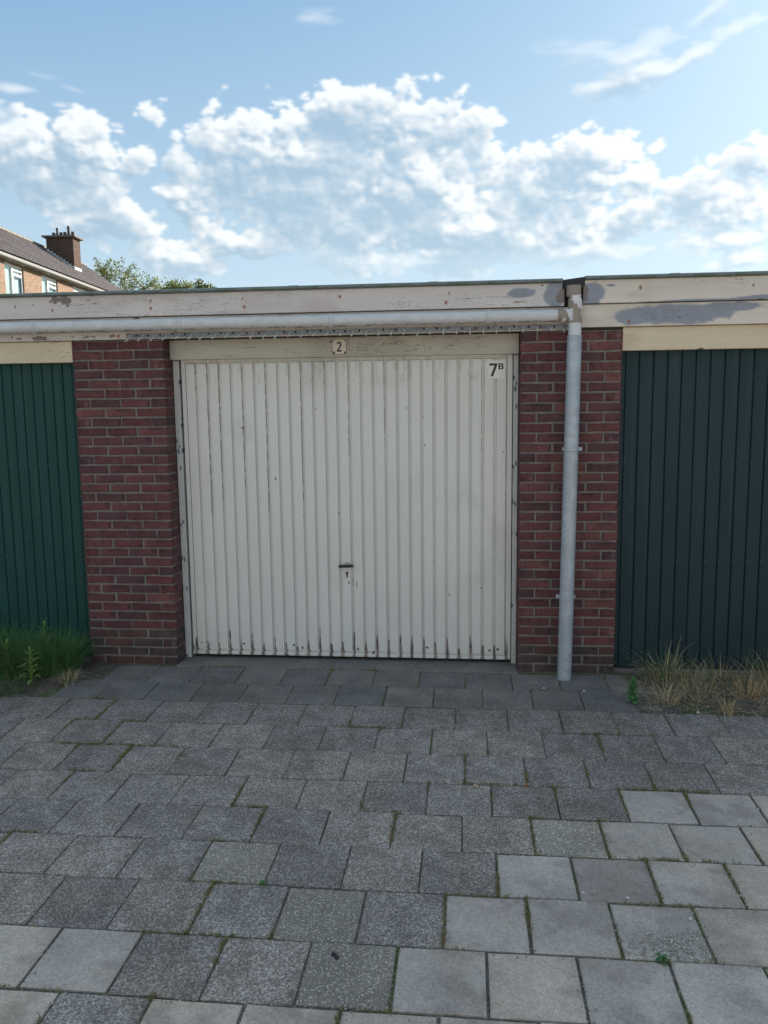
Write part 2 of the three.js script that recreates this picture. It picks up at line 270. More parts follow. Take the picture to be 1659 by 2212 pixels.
// ---------------------------------------------------------------- the garage row
const garage = thing('garage_row', 'low row of brick garages with a flat roof, white fascia and steel doors', 'building');
const XL = -2.64, XLr = -2.005, XRl = 0.355, XR = 0.985, PIER = 0.635, BAY = 2.36;
const brickTex = tex(512, 512, (u, v) => { const n = fbm(u * 6, v * 6, 5, 41, 6, 6), f = h2(Math.floor(u * 512), Math.floor(v * 512), 9), s = fbm(u * 5, v * 40, 3, 45, 5, 40), bl = sstep(.62, .75, fbm(u * 14, v * 14, 3, 48, 14, 14)); const c = mix(0.6, 1.32, n) * mix(0.85, 1.15, f) * mix(.88, 1.12, s) * mix(1, .62, bl), sl = sstep(.70, .8, fbm(u * 9 + 4, v * 9, 5, 49, 9, 9)) * .35; return [mix(c, 1.9, sl), mix(c, 3.4, sl), mix(c, 3.4, sl), f * .5 + n * .5].map((q, i) => i < 3 ? q * .5 : q); });
const brickMats = [[0.128, 0.045, 0.046], [0.112, 0.042, 0.046], [0.138, 0.050, 0.048], [0.10, 0.042, 0.048], [0.124, 0.042, 0.043], [0.088, 0.041, 0.044], [0.155, 0.060, 0.055], [0.13, 0.052, 0.049], [0.105, 0.038, 0.041]].map((c) => textured(brickTex, { color: L(...c.map((q) => q * 2)), bumpScale: 0.0025, roughness: 0.9 }));
const brickMatsLow = [[0.082, 0.056, 0.050], [0.07, 0.05, 0.047], [0.10, 0.052, 0.047]].map((c) => textured(brickTex, { color: L(...c.map((q) => q * 2)), bumpScale: 0.003, roughness: 0.95 }));
const mortarTex = tex(512, 512, (u, v) => { const n = fbm(u * 10, v * 10, 5, 51, 10, 10), f = h2(Math.floor(u * 512), Math.floor(v * 512), 12), [d, id] = worley(u * 160, v * 160, 53, 160); let c = mix(0.15, 0.27, n) * mix(.75, 1.25, f) * mix(.8, 1.2, id); return [c * 1.06, c, c * .90, .5 * id + .5 * f]; });
const mortarMat = textured(mortarTex, { bumpScale: 0.006, roughness: 1 });
function brickGeo(len, h, dep, seed) {               // worn brick: uneven outline, rounded front arris, open back
  const q = rng(seed), j = (a) => (q() - .5) * a, P = [], I = [], c = 0.0045, xs = [-.5, -.27, 0, .26, .5];
  const out = []; for (const t of xs) out.push([t * len + j(.004), h / 2 + j(.0045)]); for (const t of [...xs].reverse()) out.push([t * len + j(.004), -h / 2 + j(.0045)]);
  out[0][0] = out[9][0] + j(.003); out[4][0] = out[5][0] + j(.003);
  const n = 10, zf = j(.004);
  for (const [x, y] of out) P.push(x - Math.sign(x) * c * (Math.abs(x) > len * .4 ? 1 : 0), y - Math.sign(y) * c, zf);
  for (const [x, y] of out) P.push(x, y, zf - c); for (const [x, y] of out) P.push(x, y, -dep);
  for (let k = 0; k < n; k++) { const m = (k + 1) % n; I.push(k, n + k, n + m, k, n + m, m, n + k, 2 * n + k, 2 * n + m, n + k, 2 * n + m, n + m); }
  for (let k = 0; k < 4; k++) I.push(k, 9 - k, 8 - k, k, 8 - k, k + 1);
  const g = new THREE.BufferGeometry(); g.setAttribute('position', new THREE.Float32BufferAttribute(P, 3)); g.setIndex(I); return boxUV(g, 0.45, q(), q());
}
const BG = { full: [], half: [], deep: [], bit: [] };
for (let k = 0; k < 9; k++) { BG.full.push(brickGeo(0.2025, 0.0522, 0.1, 500 + k)); BG.half.push(brickGeo(0.0995, 0.0522, 0.1, 600 + k)); BG.deep.push(brickGeo(0.0995, 0.0522, 0.158, 700 + k)); const b = brickGeo(0.046, 0.0522, 0.05, 800 + k); BG.bit.push(b); }
function pier(x0, revealSide, single) {
  const y0 = 0.05, n = 35, ch = (2.296 - y0) / n, core = boxUV(box(x0 + 0.007, x0 + PIER - 0.007, -0.05, 2.297, -0.42, -0.0065), 0.5);
  const p = mesh('brick_pier', core, mortarMat, garage), loose = [];
  const put = (g, x, y, m, rotY = 0, z = 0) => { const o = new THREE.Object3D(); o.position.set(x, y, z); o.rotation.set(0, rotY, rr(-.004, .004)); o.updateMatrix(); if (single) { const b = mesh('brick', g, m, p); b.applyMatrix4(o.matrix); } else loose.push(g.clone().applyMatrix4(o.matrix)); };
  for (let c = 0; c < n; c++) {
    const y = y0 + (c + .5) * ch, set = c < 2 ? brickMatsLow : c < 4 ? (R() < .5 ? brickMatsLow : brickMats) : brickMats, M = () => set[Math.floor(R() * set.length)], v = (a) => a[Math.floor(R() * 9)];
    if (c % 2) for (let k = 0; k < 3; k++) { put(v(BG.full), x0 + 0.1009 + k * 0.2167, y + rr(-.001, .001), M()); if (single && ((k === 2 && revealSide > 0) || (k === 0 && revealSide < 0))) put(v(BG.bit), revealSide > 0 ? x0 + PIER : x0, y, M(), revealSide * Math.PI / 2, -0.135); }
    else { put(v(BG.deep), x0 + 0.0498, y, M()); put(v(BG.full), x0 + 0.2115, y, M()); put(v(BG.full), x0 + 0.4235, y, M()); put(v(BG.deep), x0 + PIER - 0.0498, y, M()); }
  }
  if (!single) { const m = mesh('bricks_beyond', mergeGeometries(loose), brickMats[0], p); m.userData.kind = 'stuff'; }
  return p;
}
pier(XL, 1, true); pier(XRl - 0.003, -1, true); pier(XL - BAY - PIER, 1, false); pier(XR + BAY, -1, false);
const X0 = XL - BAY - PIER, X1 = XR + BAY + PIER;
const darkWood = mat({ color: L(0.05, 0.045, 0.04), roughness: 0.95 }), bitumen = mat({ color: L(0.035, 0.035, 0.038), roughness: 0.9 });
const rendered = textured(mortarTex, { color: L(0.8, 0.75, 0.72), bumpScale: 0.004, roughness: 1 });
const rendered2 = textured(TX.worn, { color: L(.95, .93, .9), bumpScale: .002, roughness: .95 });
mesh('back_wall', boxUV(box(X0, X1, -0.1, 2.5, -5.7, -5.55), 0.8), rendered, garage);
for (const x of [X0, X1 - 0.12]) mesh('side_wall', boxUV(box(x, x + 0.12, -0.1, 2.5, -5.548, -0.425), 0.8), rendered, garage);
mesh('roof', box(X0 - 0.02, X1 + 0.02, 2.504, 2.575, -5.75, -0.03), bitumen, garage);
mesh('roof_beam', box(X0, X1, 2.30, 2.50, -0.40, -0.012), darkWood, garage);
mesh('garage_floor', box(X0 + .13, X1 - .13, -0.1, 0.03, -5.5, -0.45), rendered, garage);

// --- painted timber: fascia boards, lintels
// blotches are listed in metres along the board: x, y (up), rx, ry
function board(name, x0, x1, y0, y1, z0, z1, base, opt = {}) {
  const w = Math.min(2048, Math.round((x1 - x0) * 440 / 16) * 16), h = Math.max(48, Math.round((y1 - y0) * 460)), s = opt.seed ?? 1;
  const T = tex(w, h, (u, v) => {
    const x = mix(x0, x1, u), y = mix(y0, y1, v), n = fbm(x * 3, y * 9, 5, s), gr = fbm(x * 5, y * 160, 3, s + 9), f = h2(Math.floor(u * w), Math.floor(v * h), s);
    let c = base.map((b) => b * mix(0.9, 1.08, n) * mix(0.95, 1.05, gr) * mix(.97, 1.03, f)), hh = 0.6 + .1 * gr;
    const stain = sstep(0.58, 0.74, fbm(x * 2.2 + 7, y * 5, 5, s + 20)); c = mix3(c, [base[0] * .78, base[1] * .74, base[2] * .72], stain * .6);
    const wob = (k = 1) => (fbm(x * 16, y * 22, 5, s + 30) - .5) * k;
    for (const [px, py, rx, ry] of opt.primer ?? []) { const d = Math.hypot((x - px) / rx, (y - py) / ry) + wob(.5) + (fbm(x * 40, y * 90, 3, s + 77) - .5) * .16; const a = sstep(1.10, 0.82, d); const g = mix(.9, 1.1, fbm(x * 30, y * 40, 3, s + 31)); c = mix3(c, [0.25 * g, 0.27 * g, 0.315 * g], a); hh = mix(hh, .5, a); }
    for (const [px, py, rx, ry] of opt.peel ?? []) { const d = Math.hypot((x - px) / rx, (y - py) / ry) + wob(2.6) + (fbm(x * 60, y * 60, 3, s + 55) - .5) * 1.3; const a = sstep(0.98, 0.92, d); const g = mix(.75, 1.2, fbm(x * 60, y * 90, 3, s + 32)); c = mix3(c, [0.20 * g, 0.155 * g, 0.145 * g], a); hh = mix(hh, .05, a); }
    for (const [px, py] of opt.rust ?? []) { const d = Math.hypot(x - px, (y - py) * (y < py ? .55 : 1)) / 0.0085 + wob(1.6); const a = sstep(1.3, .3, d); c = mix3(c, [0.30, 0.10, 0.04], a * .85); if (Math.hypot(x - px, y - py) < .0035) { c = [0.06, .03, .02]; hh = .1; } }
    // long cracks in the paint, and flakes gone
    const cr = fbm(x * 6, y * 130, 4, s + 40), on = sstep(1 - (opt.cracks ?? .4), 1, fbm(x * 2.4, y * 8, 3, s + 41) * 1.5);
    if (on > 0 && Math.abs(cr - .5) < .012 * on) { c = mix3(c, [.09, .075, .065], .75); hh = 0.1; }
    const fl = worley(x * 14, y * 30, s + 50); if (fl[1] < (opt.flakes ?? .03) && fl[0] + wob(.8) < .22) { c = [.13, .105, .095]; hh = .05; }
    return [...c, hh];
  }, { repeat: false });
  const g = rbox(x0, x1, y0, y1, z0, z1, 0.004); planarUV(g, x1 - x0, y1 - y0, x0, y0);
  return mesh(name, g, textured(T, { bumpScale: 0.0022, roughness: 0.62 }), garage);
}
const whiteL = [0.585, 0.54, 0.515], whiteR = [0.63, 0.575, 0.50];
board('fascia_board', -3.62, 0.618, 2.446, 2.588, 0.006, 0.042, whiteL, { seed: 3, cracks: .3, flakes: .008, primer: [[0.355, 2.532, 0.085, 0.03], [0.56, 2.515, 0.075, 0.09]], peel: [[-2.66, 2.56, 0.075, 0.032], [0.6, 2.5, .025, .06]], rust: [[-2.06, 2.546], [-2.06, 2.497], [-1.44, 2.545], [-0.8, 2.54], [-1.43, 2.49], [-0.1, 2.545], [-0.12, 2.487], [-2.74, 2.5], [-3.0, 2.53]] }).userData.label = 'upper white fascia board with rust spots over the pipe';
board('fascia_board', 0.732, 3.62, 2.458, 2.6, 0.006, 0.042, whiteR, { seed: 14, cracks: .2, flakes: .006, primer: [[0.78, 2.52, 0.085, 0.075], [0.9, 2.565, .03, .008], [1.45, 2.455, .4, .014], [1.85, 2.466, .2, .02]], peel: [[0.735, 2.52, .02, .05]], rust: [[1.08, 2.55], [1.75, 2.545]] }).userData.label = 'cream upper fascia board beside the pipe outlet';
board('lower_board', -3.62, 0.66, 2.3, 2.442, -0.010, 0.022, [0.60, 0.555, 0.50], { seed: 25, cracks: .3, flakes: .02, peel: [[-2.85, 2.318, .05, .010], [-2.5, 2.322, .035, .010], [-2.35, 2.325, .018, .009], [-3.0, 2.32, .02, .008]], rust: [[-2.62, 2.325], [-2.3, 2.325], [-3.05, 2.33]] });
board('lower_board', 0.664, 3.62, 2.314, 2.454, -0.010, 0.022, whiteR, { seed: 36, cracks: .12, flakes: .012, primer: [[1.3, 2.385, 0.36, 0.062], [1.62, 2.42, .22, .03], [1.05, 2.37, .1, .05]], rust: [[1.02, 2.345]] }).userData.label = 'cream lower fascia board with a large grey primer patch';
board('lintel', XL - BAY, XL - 0.003, 2.157, 2.298, -0.06, -0.004, [0.63, 0.53, 0.38], { seed: 47, cracks: .3, flakes: .01 });
board('lintel', XR + 0.003, XR + BAY, 2.167, 2.312, -0.06, -0.004, [0.63, 0.53, 0.385], { seed: 58, cracks: .12, flakes: .012 });
board('lintel', XLr + 0.002, XRl - 0.006, 2.167, 2.298, -0.30, -0.11, [0.47, 0.45, 0.38], { seed: 69, cracks: .26, flakes: .01 });
for (const [a, b] of [[X0, -3.624], [3.624, X1]]) { mesh('fascia_board', rbox(a, b, 2.446, 2.588, 0.006, 0.042), mat({ color: L(...whiteR) }), garage); mesh('lower_board', rbox(a, b, 2.3, 2.442, -0.01, 0.022), mat({ color: L(...whiteR) }), garage); }
// roof edge trim: round-nosed metal strip
{
  const trimTex = tex(512, 32, (u, v) => { const n = fbm(u * 60, v * 4, 4, 61), m = sstep(.5, .7, fbm(u * 30, v * 3, 4, 66)); return [mix(.16, .11, m) * mix(.85, 1.15, n), mix(.19, .145, m) * mix(.85, 1.15, n), mix(.185, .12, m) * mix(.85, 1.15, n), n]; });
  const trimMat = textured(trimTex, { roughness: 0.55, metalness: 0.35, bumpScale: .001 });
  const prof = (dy) => { const s = new THREE.Shape(); s.moveTo(-0.10, -0.012); s.lineTo(0.044, -0.012); s.quadraticCurveTo(0.066, -0.011, 0.066, 0.0); s.quadraticCurveTo(0.064, 0.014, 0.046, 0.015); s.lineTo(-0.10, 0.012); s.closePath(); return s; };
  const seg = (a, b, y) => { const g = new THREE.ExtrudeGeometry(prof(), { depth: b - a, bevelEnabled: false, curveSegments: 6 }); g.rotateY(Math.PI / 2); g.scale(1, 1, -1); g.translate(a, y, 0); const i = g.toNonIndexed(), p = i.attributes.position.array; for (let k = 0; k < p.length; k += 9) for (let c = 0; c < 3; c++) { const t = p[k + 3 + c]; p[k + 3 + c] = p[k + 6 + c]; p[k + 6 + c] = t; } i.computeVertexNormals(); return boxUV(i, 1.5); };
  const joins = [X0, -2.75, -1.1, -0.2, 0.605]; for (let k = 0; k < 4; k++) mesh('roof_trim', seg(joins[k] + .002, joins[k + 1], 2.5995), trimMat, garage);
  for (const x of joins.slice(1, 4)) mesh('trim_joint_cover', seg(x - .03, x + .034, 2.602), trimMat, garage);
  const j2 = [0.74, 1.28, 2.3, X1]; for (let k = 0; k < 3; k++) mesh('roof_trim', seg(j2[k] + .002, j2[k + 1], 2.611), trimMat, garage);
  mesh('trim_joint_cover', seg(1.255, 1.31, 2.6135), trimMat, garage);
  const lip = new THREE.Shape(); lip.moveTo(0.604, 2.545); lip.lineTo(0.742, 2.565); lip.lineTo(0.742, 2.621); lip.lineTo(0.604, 2.605); const lg = new THREE.ExtrudeGeometry(lip, { depth: .1, bevelEnabled: false }); lg.translate(0, 0, -0.058); mesh('bitumen_lip', lg, bitumen, garage);
}

// --- the white up-and-over door
const DX0 = -1.947, DX1 = 0.312, DY0 = 0.086, DY1 = 2.185, RX0 = -1.925, RX1 = 0.281, NR = 27, PITCH = (RX1 - RX0) / NR;
const doorTex = tex(1400, 1400, (u, v) => {
  const x = mix(DX0, DX1, u), y = mix(DY0, DY1, v), n = fbm(x * 2.2, y * 2.2, 5, 71), f = h2(Math.floor(u * 1400), Math.floor(v * 1400), 3), k = (x - RX0) / PITCH, gi = Math.round(k), gx = (k - gi) * PITCH;   // distance from the groove's middle
  let c = [0.655 * mix(.93, 1.05, n), 0.655 * mix(.93, 1.05, n), 0.622 * mix(.93, 1.05, n)]; c = c.map((q) => q * mix(.985, 1.015, f));
  const smudge = sstep(.6, .78, fbm(x * 4 + 3, y * 3, 6, 74)); c = mix3(c, [.50, .50, .475], smudge * .35);
  if (gi >= 0 && gi <= NR) {
    // black dirt wedged in the feet of the grooves
    const hgt = mix(0.05, 0.15, h2(gi, 3, 4)), up = (y - 0.112) / hgt; const wv = (fbm(x * 90, y * 26, 4, 77) - .5);
    if (up < 1.15) { const a = sstep(0.012 * (1.05 - up) + .001, 0.0, Math.abs(gx - 0.004) - .004 + wv * .012) * sstep(1.1, .75, up + wv); c = mix3(c, mix3([.05, .042, .036], [.26, .22, .18], sstep(.35, .7, fbm(x * 70, y * 30, 3, 79))), a * .9); }
    // thin runs of grime down some groove edges
    const run = h2(gi, 7, 1), len = mix(.1, 1.3, h2(gi, 8, 1)), wv2 = fbm(gi * 9.1, y * 7, 4, 81);
    if (run > .62 && y > DY1 - len && Math.abs(gx + .0095 + (wv2 - .5) * .003) < .0022 && fbm(gi * 3, y * 22, 3, 83) > .42) c = mix3(c, [.24, .22, .18], .55);
    if (y > 2.0 && fbm(x * 44, y * 10, 5, 85) > .66 - (y - 2.0) * .35) c = mix3(c, [.46, .44, .38], .4);
  }
  const chip = worley(x * 11, y * 8, 87); if (chip[1] < .05 && chip[0] + (fbm(x * 120, y * 60, 2, 6) - .5) * .1 < .015 + .045 * h2(Math.floor(chip[1] * 1e5), 1, 2)) c = [.16, .12, .09];
  if (y < 0.26) { const ch = worley(x * 26, y * 26, 89); if (ch[1] < .09 && y < .17 && ch[0] + (fbm(x * 80, y * 80, 3, 5) - .5) * .3 < .26) c = mix3(c, [.055, .06, .07], .9); }
  for (const [ax, ay, aw, ah] of [[-.807, .618, .005, .009], [-.78, .625, .0025, .02], [-.779, .598, .003, .005], [-.752, .60, .0025, .022]]) if (Math.hypot((x - ax) / aw, (y - ay) / ah) + (fbm(x * 150, y * 90, 2, 6) - .5) < 1) c = [.13, .09, .065];
  return [...c, .5 + .1 * n];
}, { bump: false, repeat: false });
const doorPaint = textured(doorTex, { roughness: 0.42 });
const doorUV = (g) => planarUV(g, DX1 - DX0, DY1 - DY0, DX0, DY0);
const FZ = -0.17;
const door = mesh('garage_door', doorUV(box(DX0 + .01, DX1 - .01, DY0 + .02, DY1 - .004, FZ - 0.034, FZ - 0.0168)), doorPaint, garage);
door.userData.label = 'white ribbed steel up-and-over door with dirt at the foot of its grooves';
{
  const bw = PITCH - 0.0165, y0 = 0.122, y1 = 2.146;
  for (let k = 0; k < NR; k++) {
    const xc = RX0 + (k + .5) * PITCH, w = bw / 2, b = 0.0026, h = 0.017, P = [], I = [];
    // section across the rib, lofted up the door with the slight buckling of thin sheet
    const sec = [[-w, -h], [-w + b * .55, -h * .2], [-w + b, 0], [w - b, 0], [w - b * .55, -h * .2], [w, -h]], ys = [y0, y0 + .006, .4, .75, 1.1, 1.45, 1.8, y1 - .006, y1];
    ys.forEach((y, r) => sec.forEach(([dx, dz]) => { const e = r === 0 || r === ys.length - 1, bk = (fbm(k * .37 + 4, y * 1.6, 2, 301) - .5) * .0042; P.push(xc + dx + (fbm(k * .9, y * 2, 2, 305) - .5) * .0012, y, FZ + (e ? -h : dz + bk * (dz > -h * .9 ? 1 : 0))); }));
    for (let r = 0; r < ys.length - 1; r++) for (let c = 0; c < 5; c++) { const a = r * 6 + c; I.push(a, a + 1, a + 7, a, a + 7, a + 6); }
    let g = new THREE.BufferGeometry(); g.setAttribute('position', new THREE.Float32BufferAttribute(P, 3)); g.setIndex(I); g = g.toNonIndexed(); g.computeVertexNormals(); mesh('door_rib', doorUV(g), doorPaint, door);
  }
  mesh('edge_rail', doorUV(rbox(DX0, RX0 + .006, DY0 + .026, DY1, FZ - .034, FZ + .004, .003)), doorPaint, door);
  mesh('edge_rail', doorUV(rbox(RX1 - .002, DX1, DY0 + .026, DY1, FZ - .034, FZ + .004, .003)), doorPaint, door);
  mesh('edge_rail', doorUV(rbox(RX0 + .007, RX1 - .003, 2.153, DY1 - .001, FZ - .034, FZ + .002, .002)), doorPaint, door);
  mesh('bottom_rail', doorUV(rbox(DX0, DX1, DY0, DY0 + .025, FZ - .034, FZ + .012, .004)), doorPaint, door);
  // handle: boss, dark grip bar, key escutcheon
  const steel = mat({ color: L(.42, .43, .44), metalness: .9, roughness: .4 }), grip = mat({ color: L(.028, .027, .024), roughness: .38, metalness: .3 }), hx = -0.822, hy = 0.742;
  const boss = cyl(.017, .02, 24, .013); boss.rotateX(Math.PI / 2); boss.translate(hx + .004, hy + .008, FZ + .008);
  const bar = new THREE.CapsuleGeometry(.0105, .086, 6, 16); bar.rotateZ(Math.PI / 2 + .045); bar.scale(1, 1, .8); bar.translate(hx, hy - .001, FZ + .034);
  const neck = cyl(.007, .03, 16); neck.rotateX(Math.PI / 2); neck.translate(hx + .003, hy, FZ + .02);
  const hnd = mesh('handle', mergeGeometries([bar, neck].map((g) => g.toNonIndexed())), grip, door); mesh('boss', boss, steel, hnd);
  const ring = new THREE.TorusGeometry(.0095, .0016, 8, 24); ring.translate(hx + .004, hy - .026, FZ + .001); mesh('cover_disc', ring, doorPaint, door);
  const sh = new THREE.Shape(); sh.absarc(0, 0.009, .0085, -0.9, Math.PI + .9); sh.lineTo(-.0048, -.017); sh.absarc(0, -.017, .0048, Math.PI, 2 * Math.PI); sh.closePath();
  const eg = new THREE.ExtrudeGeometry(sh, { depth: .006, bevelSize: .0007, bevelThickness: .0007, bevelSegments: 1 }); eg.translate(hx + .002, hy - .064, FZ - .001); const lock = mesh('lock', eg, mat({ color: L(.17, .13, .10), metalness: .7, roughness: .45 }), door);
  const core = cyl(.006, .003, 20); core.rotateX(Math.PI / 2); core.translate(hx + .002, hy - .055, FZ + .0075); mesh('key_core', core, mat({ color: L(.05, .04, .035), metalness: .8, roughness: .4 }), lock);
}
// timber-and-steel frame round the door
{
  const T = tex(64, 1024, (u, v) => { const n = fbm(u * 4, v * 40, 5, 97), ch = worley(u * 2.5, v * 44, 99); let c = [.56, .565, .54].map((q) => q * mix(.85, 1.1, n)); const gone = ch[1] < .1 && ch[0] + (fbm(u * 20, v * 200, 3, 7) - .5) * .5 < .34; if (gone) c = [.13, .15, .17]; return [...c, gone ? .2 : .6]; });
  const fm = textured(T, { bumpScale: .001, roughness: .55 });
  const jl = mesh('door_jamb', planarUV(rbox(XLr + .002, DX0 - .014, 0.055, 2.165, -.30, -.158, .004), .045, 2.2, XLr, 0), fm, garage); mesh('door_jamb', planarUV(rbox(DX1 + .006, XRl - .005, 0.055, 2.165, -.30, -.156, .004), .045, 2.2, DX1, .4), fm, garage);
  const sill = boxUV(slab(XRl - XLr, 0.46, 0.08, 0.006, 9), 0.6, .2, .1); const s = mesh('threshold', sill, rendered2, garage); s.position.set((XLr + XRl) / 2, 0.062, -0.192);
}
// green plank doors on both sides
function plankDoor(x0, x1, pitch, color, z, label, seed) {
  const q = rng(seed), T = tex(512, 1024, (u, v) => { const n = fbm(u * 6, v * 3, 5, seed), f = h2(Math.floor(u * 512), Math.floor(v * 1024), seed), st = fbm(u * 60, v * 2.5, 4, seed + 4), sc = worley(u * 20, v * 26, seed + 6), scr = worley(u * 34, v * 5, seed + 8); let c = color.map((a) => a * mix(.8, 1.2, n) * mix(.93, 1.07, f)); const dust = sstep(.56, .8, st); c = mix3(c, [.06, .075, .078], dust * .22); if (sc[1] < .012 && sc[0] < .035) c = [.3, .32, .32]; if (scr[1] < .05 && scr[0] < .03) c = [.12, .14, .14]; return [...c, .5 + .2 * st]; });
  const m = new THREE.MeshPhysicalMaterial({ map: T.map, bumpMap: T.bumpMap, roughness: .55, bumpScale: .0012, specularIntensity: .5 }), leaf = mesh('garage_door', box(x0 + .004, x1 - .004, 0.10, 2.2, z - .04, z - .016), m, garage); leaf.userData.label = label;
  const h = 2.2 - .112, n = Math.floor((x1 - x0 - .03) / pitch + .001), off = (x1 - x0 - n * pitch) / 2;
  for (let k = 0; k < n; k++) {
    const a = x0 + off + k * pitch + .0022, b = a + pitch - .0044, P = [], I = [], c = .005;
    for (const [xx, zz] of [[a, z - .016], [a, z - c], [a + c, z], [b - c, z], [b, z - c], [b, z - .016]]) P.push(xx, .112, zz, xx, .112 + h, zz);
    for (let i = 0; i < 5; i++) I.push(2 * i, 2 * i + 2, 2 * i + 3, 2 * i, 2 * i + 3, 2 * i + 1);
    let g = new THREE.BufferGeometry(); g.setAttribute('position', new THREE.Float32BufferAttribute(P, 3)); g.setIndex(I); g = g.toNonIndexed(); g.computeVertexNormals(); planarUV(g, 1.2, 2.4, q(), q() * .3); mesh('plank', g, m, leaf);
  }
  const riv = []; for (const y of [0.81, 1.46]) for (let k = 0; k < n; k++) { const g = new THREE.SphereGeometry(.0032, 8, 5); g.scale(1, 1, .5); g.translate(x0 + off + k * pitch + .009 + q() * .002, y + (q() - .5) * .004, z); riv.push(g); } mesh('rivets', mergeGeometries(riv), mat({ color: L(.16, .2, .2), roughness: .5 }), leaf).userData.kind = 'stuff';
  for (const [a, b] of [[x0 + .004, x0 + off - .001], [x1 - off + .001, x1 - .004]]) mesh('edge_rail', planarUV(rbox(a, b, .09, 2.2, z - .03, z + .004, .003), 1.2, 2.4), m, leaf);
  mesh('bottom_rail', planarUV(rbox(x0 + off, x1 - off, .085, .11, z - .03, z + .003, .003), 1.2, 2.4), m, leaf);
}
plankDoor(XL - BAY, XL, 0.0735, [0.010, 0.056, 0.051], -0.065, 'bottle green plank door behind the lush green grass', 301);
plankDoor(XR, XR + BAY, 0.0882, [0.013, 0.036, 0.044], -0.065, 'blue-black green plank door behind the dry grass', 302);
for (const [a, b] of [[XL - BAY, XL], [XR, XR + BAY]]) { const g = boxUV(box(a + .002, b - .002, -.06, .075, -.40, -.03), .6); mesh('threshold', g, rendered2, garage); }

// ---------------------------------------------------------------- rain pipes
const pipeTex = tex(1024, 256, (u, v) => { // u along the pipe, v round it; v .75 is underneath
  const n = fbm(u * 30, v * 6, 5, 121, 30, 6), under = Math.exp(-Math.pow((v - .70) / .055, 2)), m = under * sstep(.42, .62, fbm(u * 70, v * 14, 5, 125, 70, 14)), sp = worley(u * 90, v * 18, 127, 18); let c = [.55, .56, .565].map((q) => q * mix(.88, 1.1, n)); c = mix3(c, [.13, .125, .085], m * .85); if (sp[1] < .012 && sp[0] < .16) c = [.2, .19, .17]; return [...c, .5];
});
const pvc = textured(pipeTex, { roughness: .42 });
const zincTex = tex(512, 1024, (u, v) => { const w = fbm(u * 6, v * 24, 5, 131, 6, 24), [d, id] = worley(u * 9 + 1.4 * w, v * 40 + 1.4 * w, 133), s = sstep(.5, .66, fbm(u * 9 + 2 * w, v * 40 + w, 4, 136)); let c = mix(.37, .46, id * .5 + w * .5); c = mix(c, .57, s * .4); return [c * .89, c * 1.0, c * 1.11, w]; });
const zinc = textured(zincTex, { roughness: .5, metalness: .35, bumpScale: .0006 });
const TX0 = 0.679, PY = 2.386, PZ = 0.071;
{
  const p = thing('gutter_pipe', 'grey plastic pipe running level along the fascia above the white door', 'pipe');
  const run = cyl(.0385, TX0 - .06 + 5.6, 40); run.rotateZ(Math.PI / 2); run.translate((TX0 - .06 - 5.6) / 2, PY, PZ);
  // uv: u round -> v, length -> u
  { const a = run.attributes.uv; const q = run.attributes.position; for (let i = 0; i < a.count; i++) { const ang = Math.atan2(q.getY(i) - PY, q.getZ(i) - PZ); a.setXY(i, q.getX(i) / 1.6, .5 - ang / (2 * Math.PI)); } }
  mesh('pipe_run', run, pvc, p);
  for (const x of [-2.856, -1.853, -0.853, 0.147]) { const g = cyl(.0425, .03, 40); g.rotateZ(Math.PI / 2); g.translate(x, PY, PZ); const c = mesh('coupling', g, pvc, p); const r = new THREE.TorusGeometry(.043, .0026, 8, 40); r.rotateY(Math.PI / 2); r.translate(x - .011, PY, PZ); mesh('rib_ring', r, pvc, c); const r2 = r.clone(); r2.translate(.02, 0, 0); mesh('rib_ring', r2, pvc, c); const br = rbox(x - .006, x + .006, PY - .03, PY + .012, .0225, PZ - .03, .002); mesh('bracket', br, zinc, c); }
  const s = new THREE.TorusGeometry(.0385, .0012, 6, 40); s.rotateY(Math.PI / 2); s.translate(-.107, PY, PZ); mesh('seam', s, pvc, p);
}
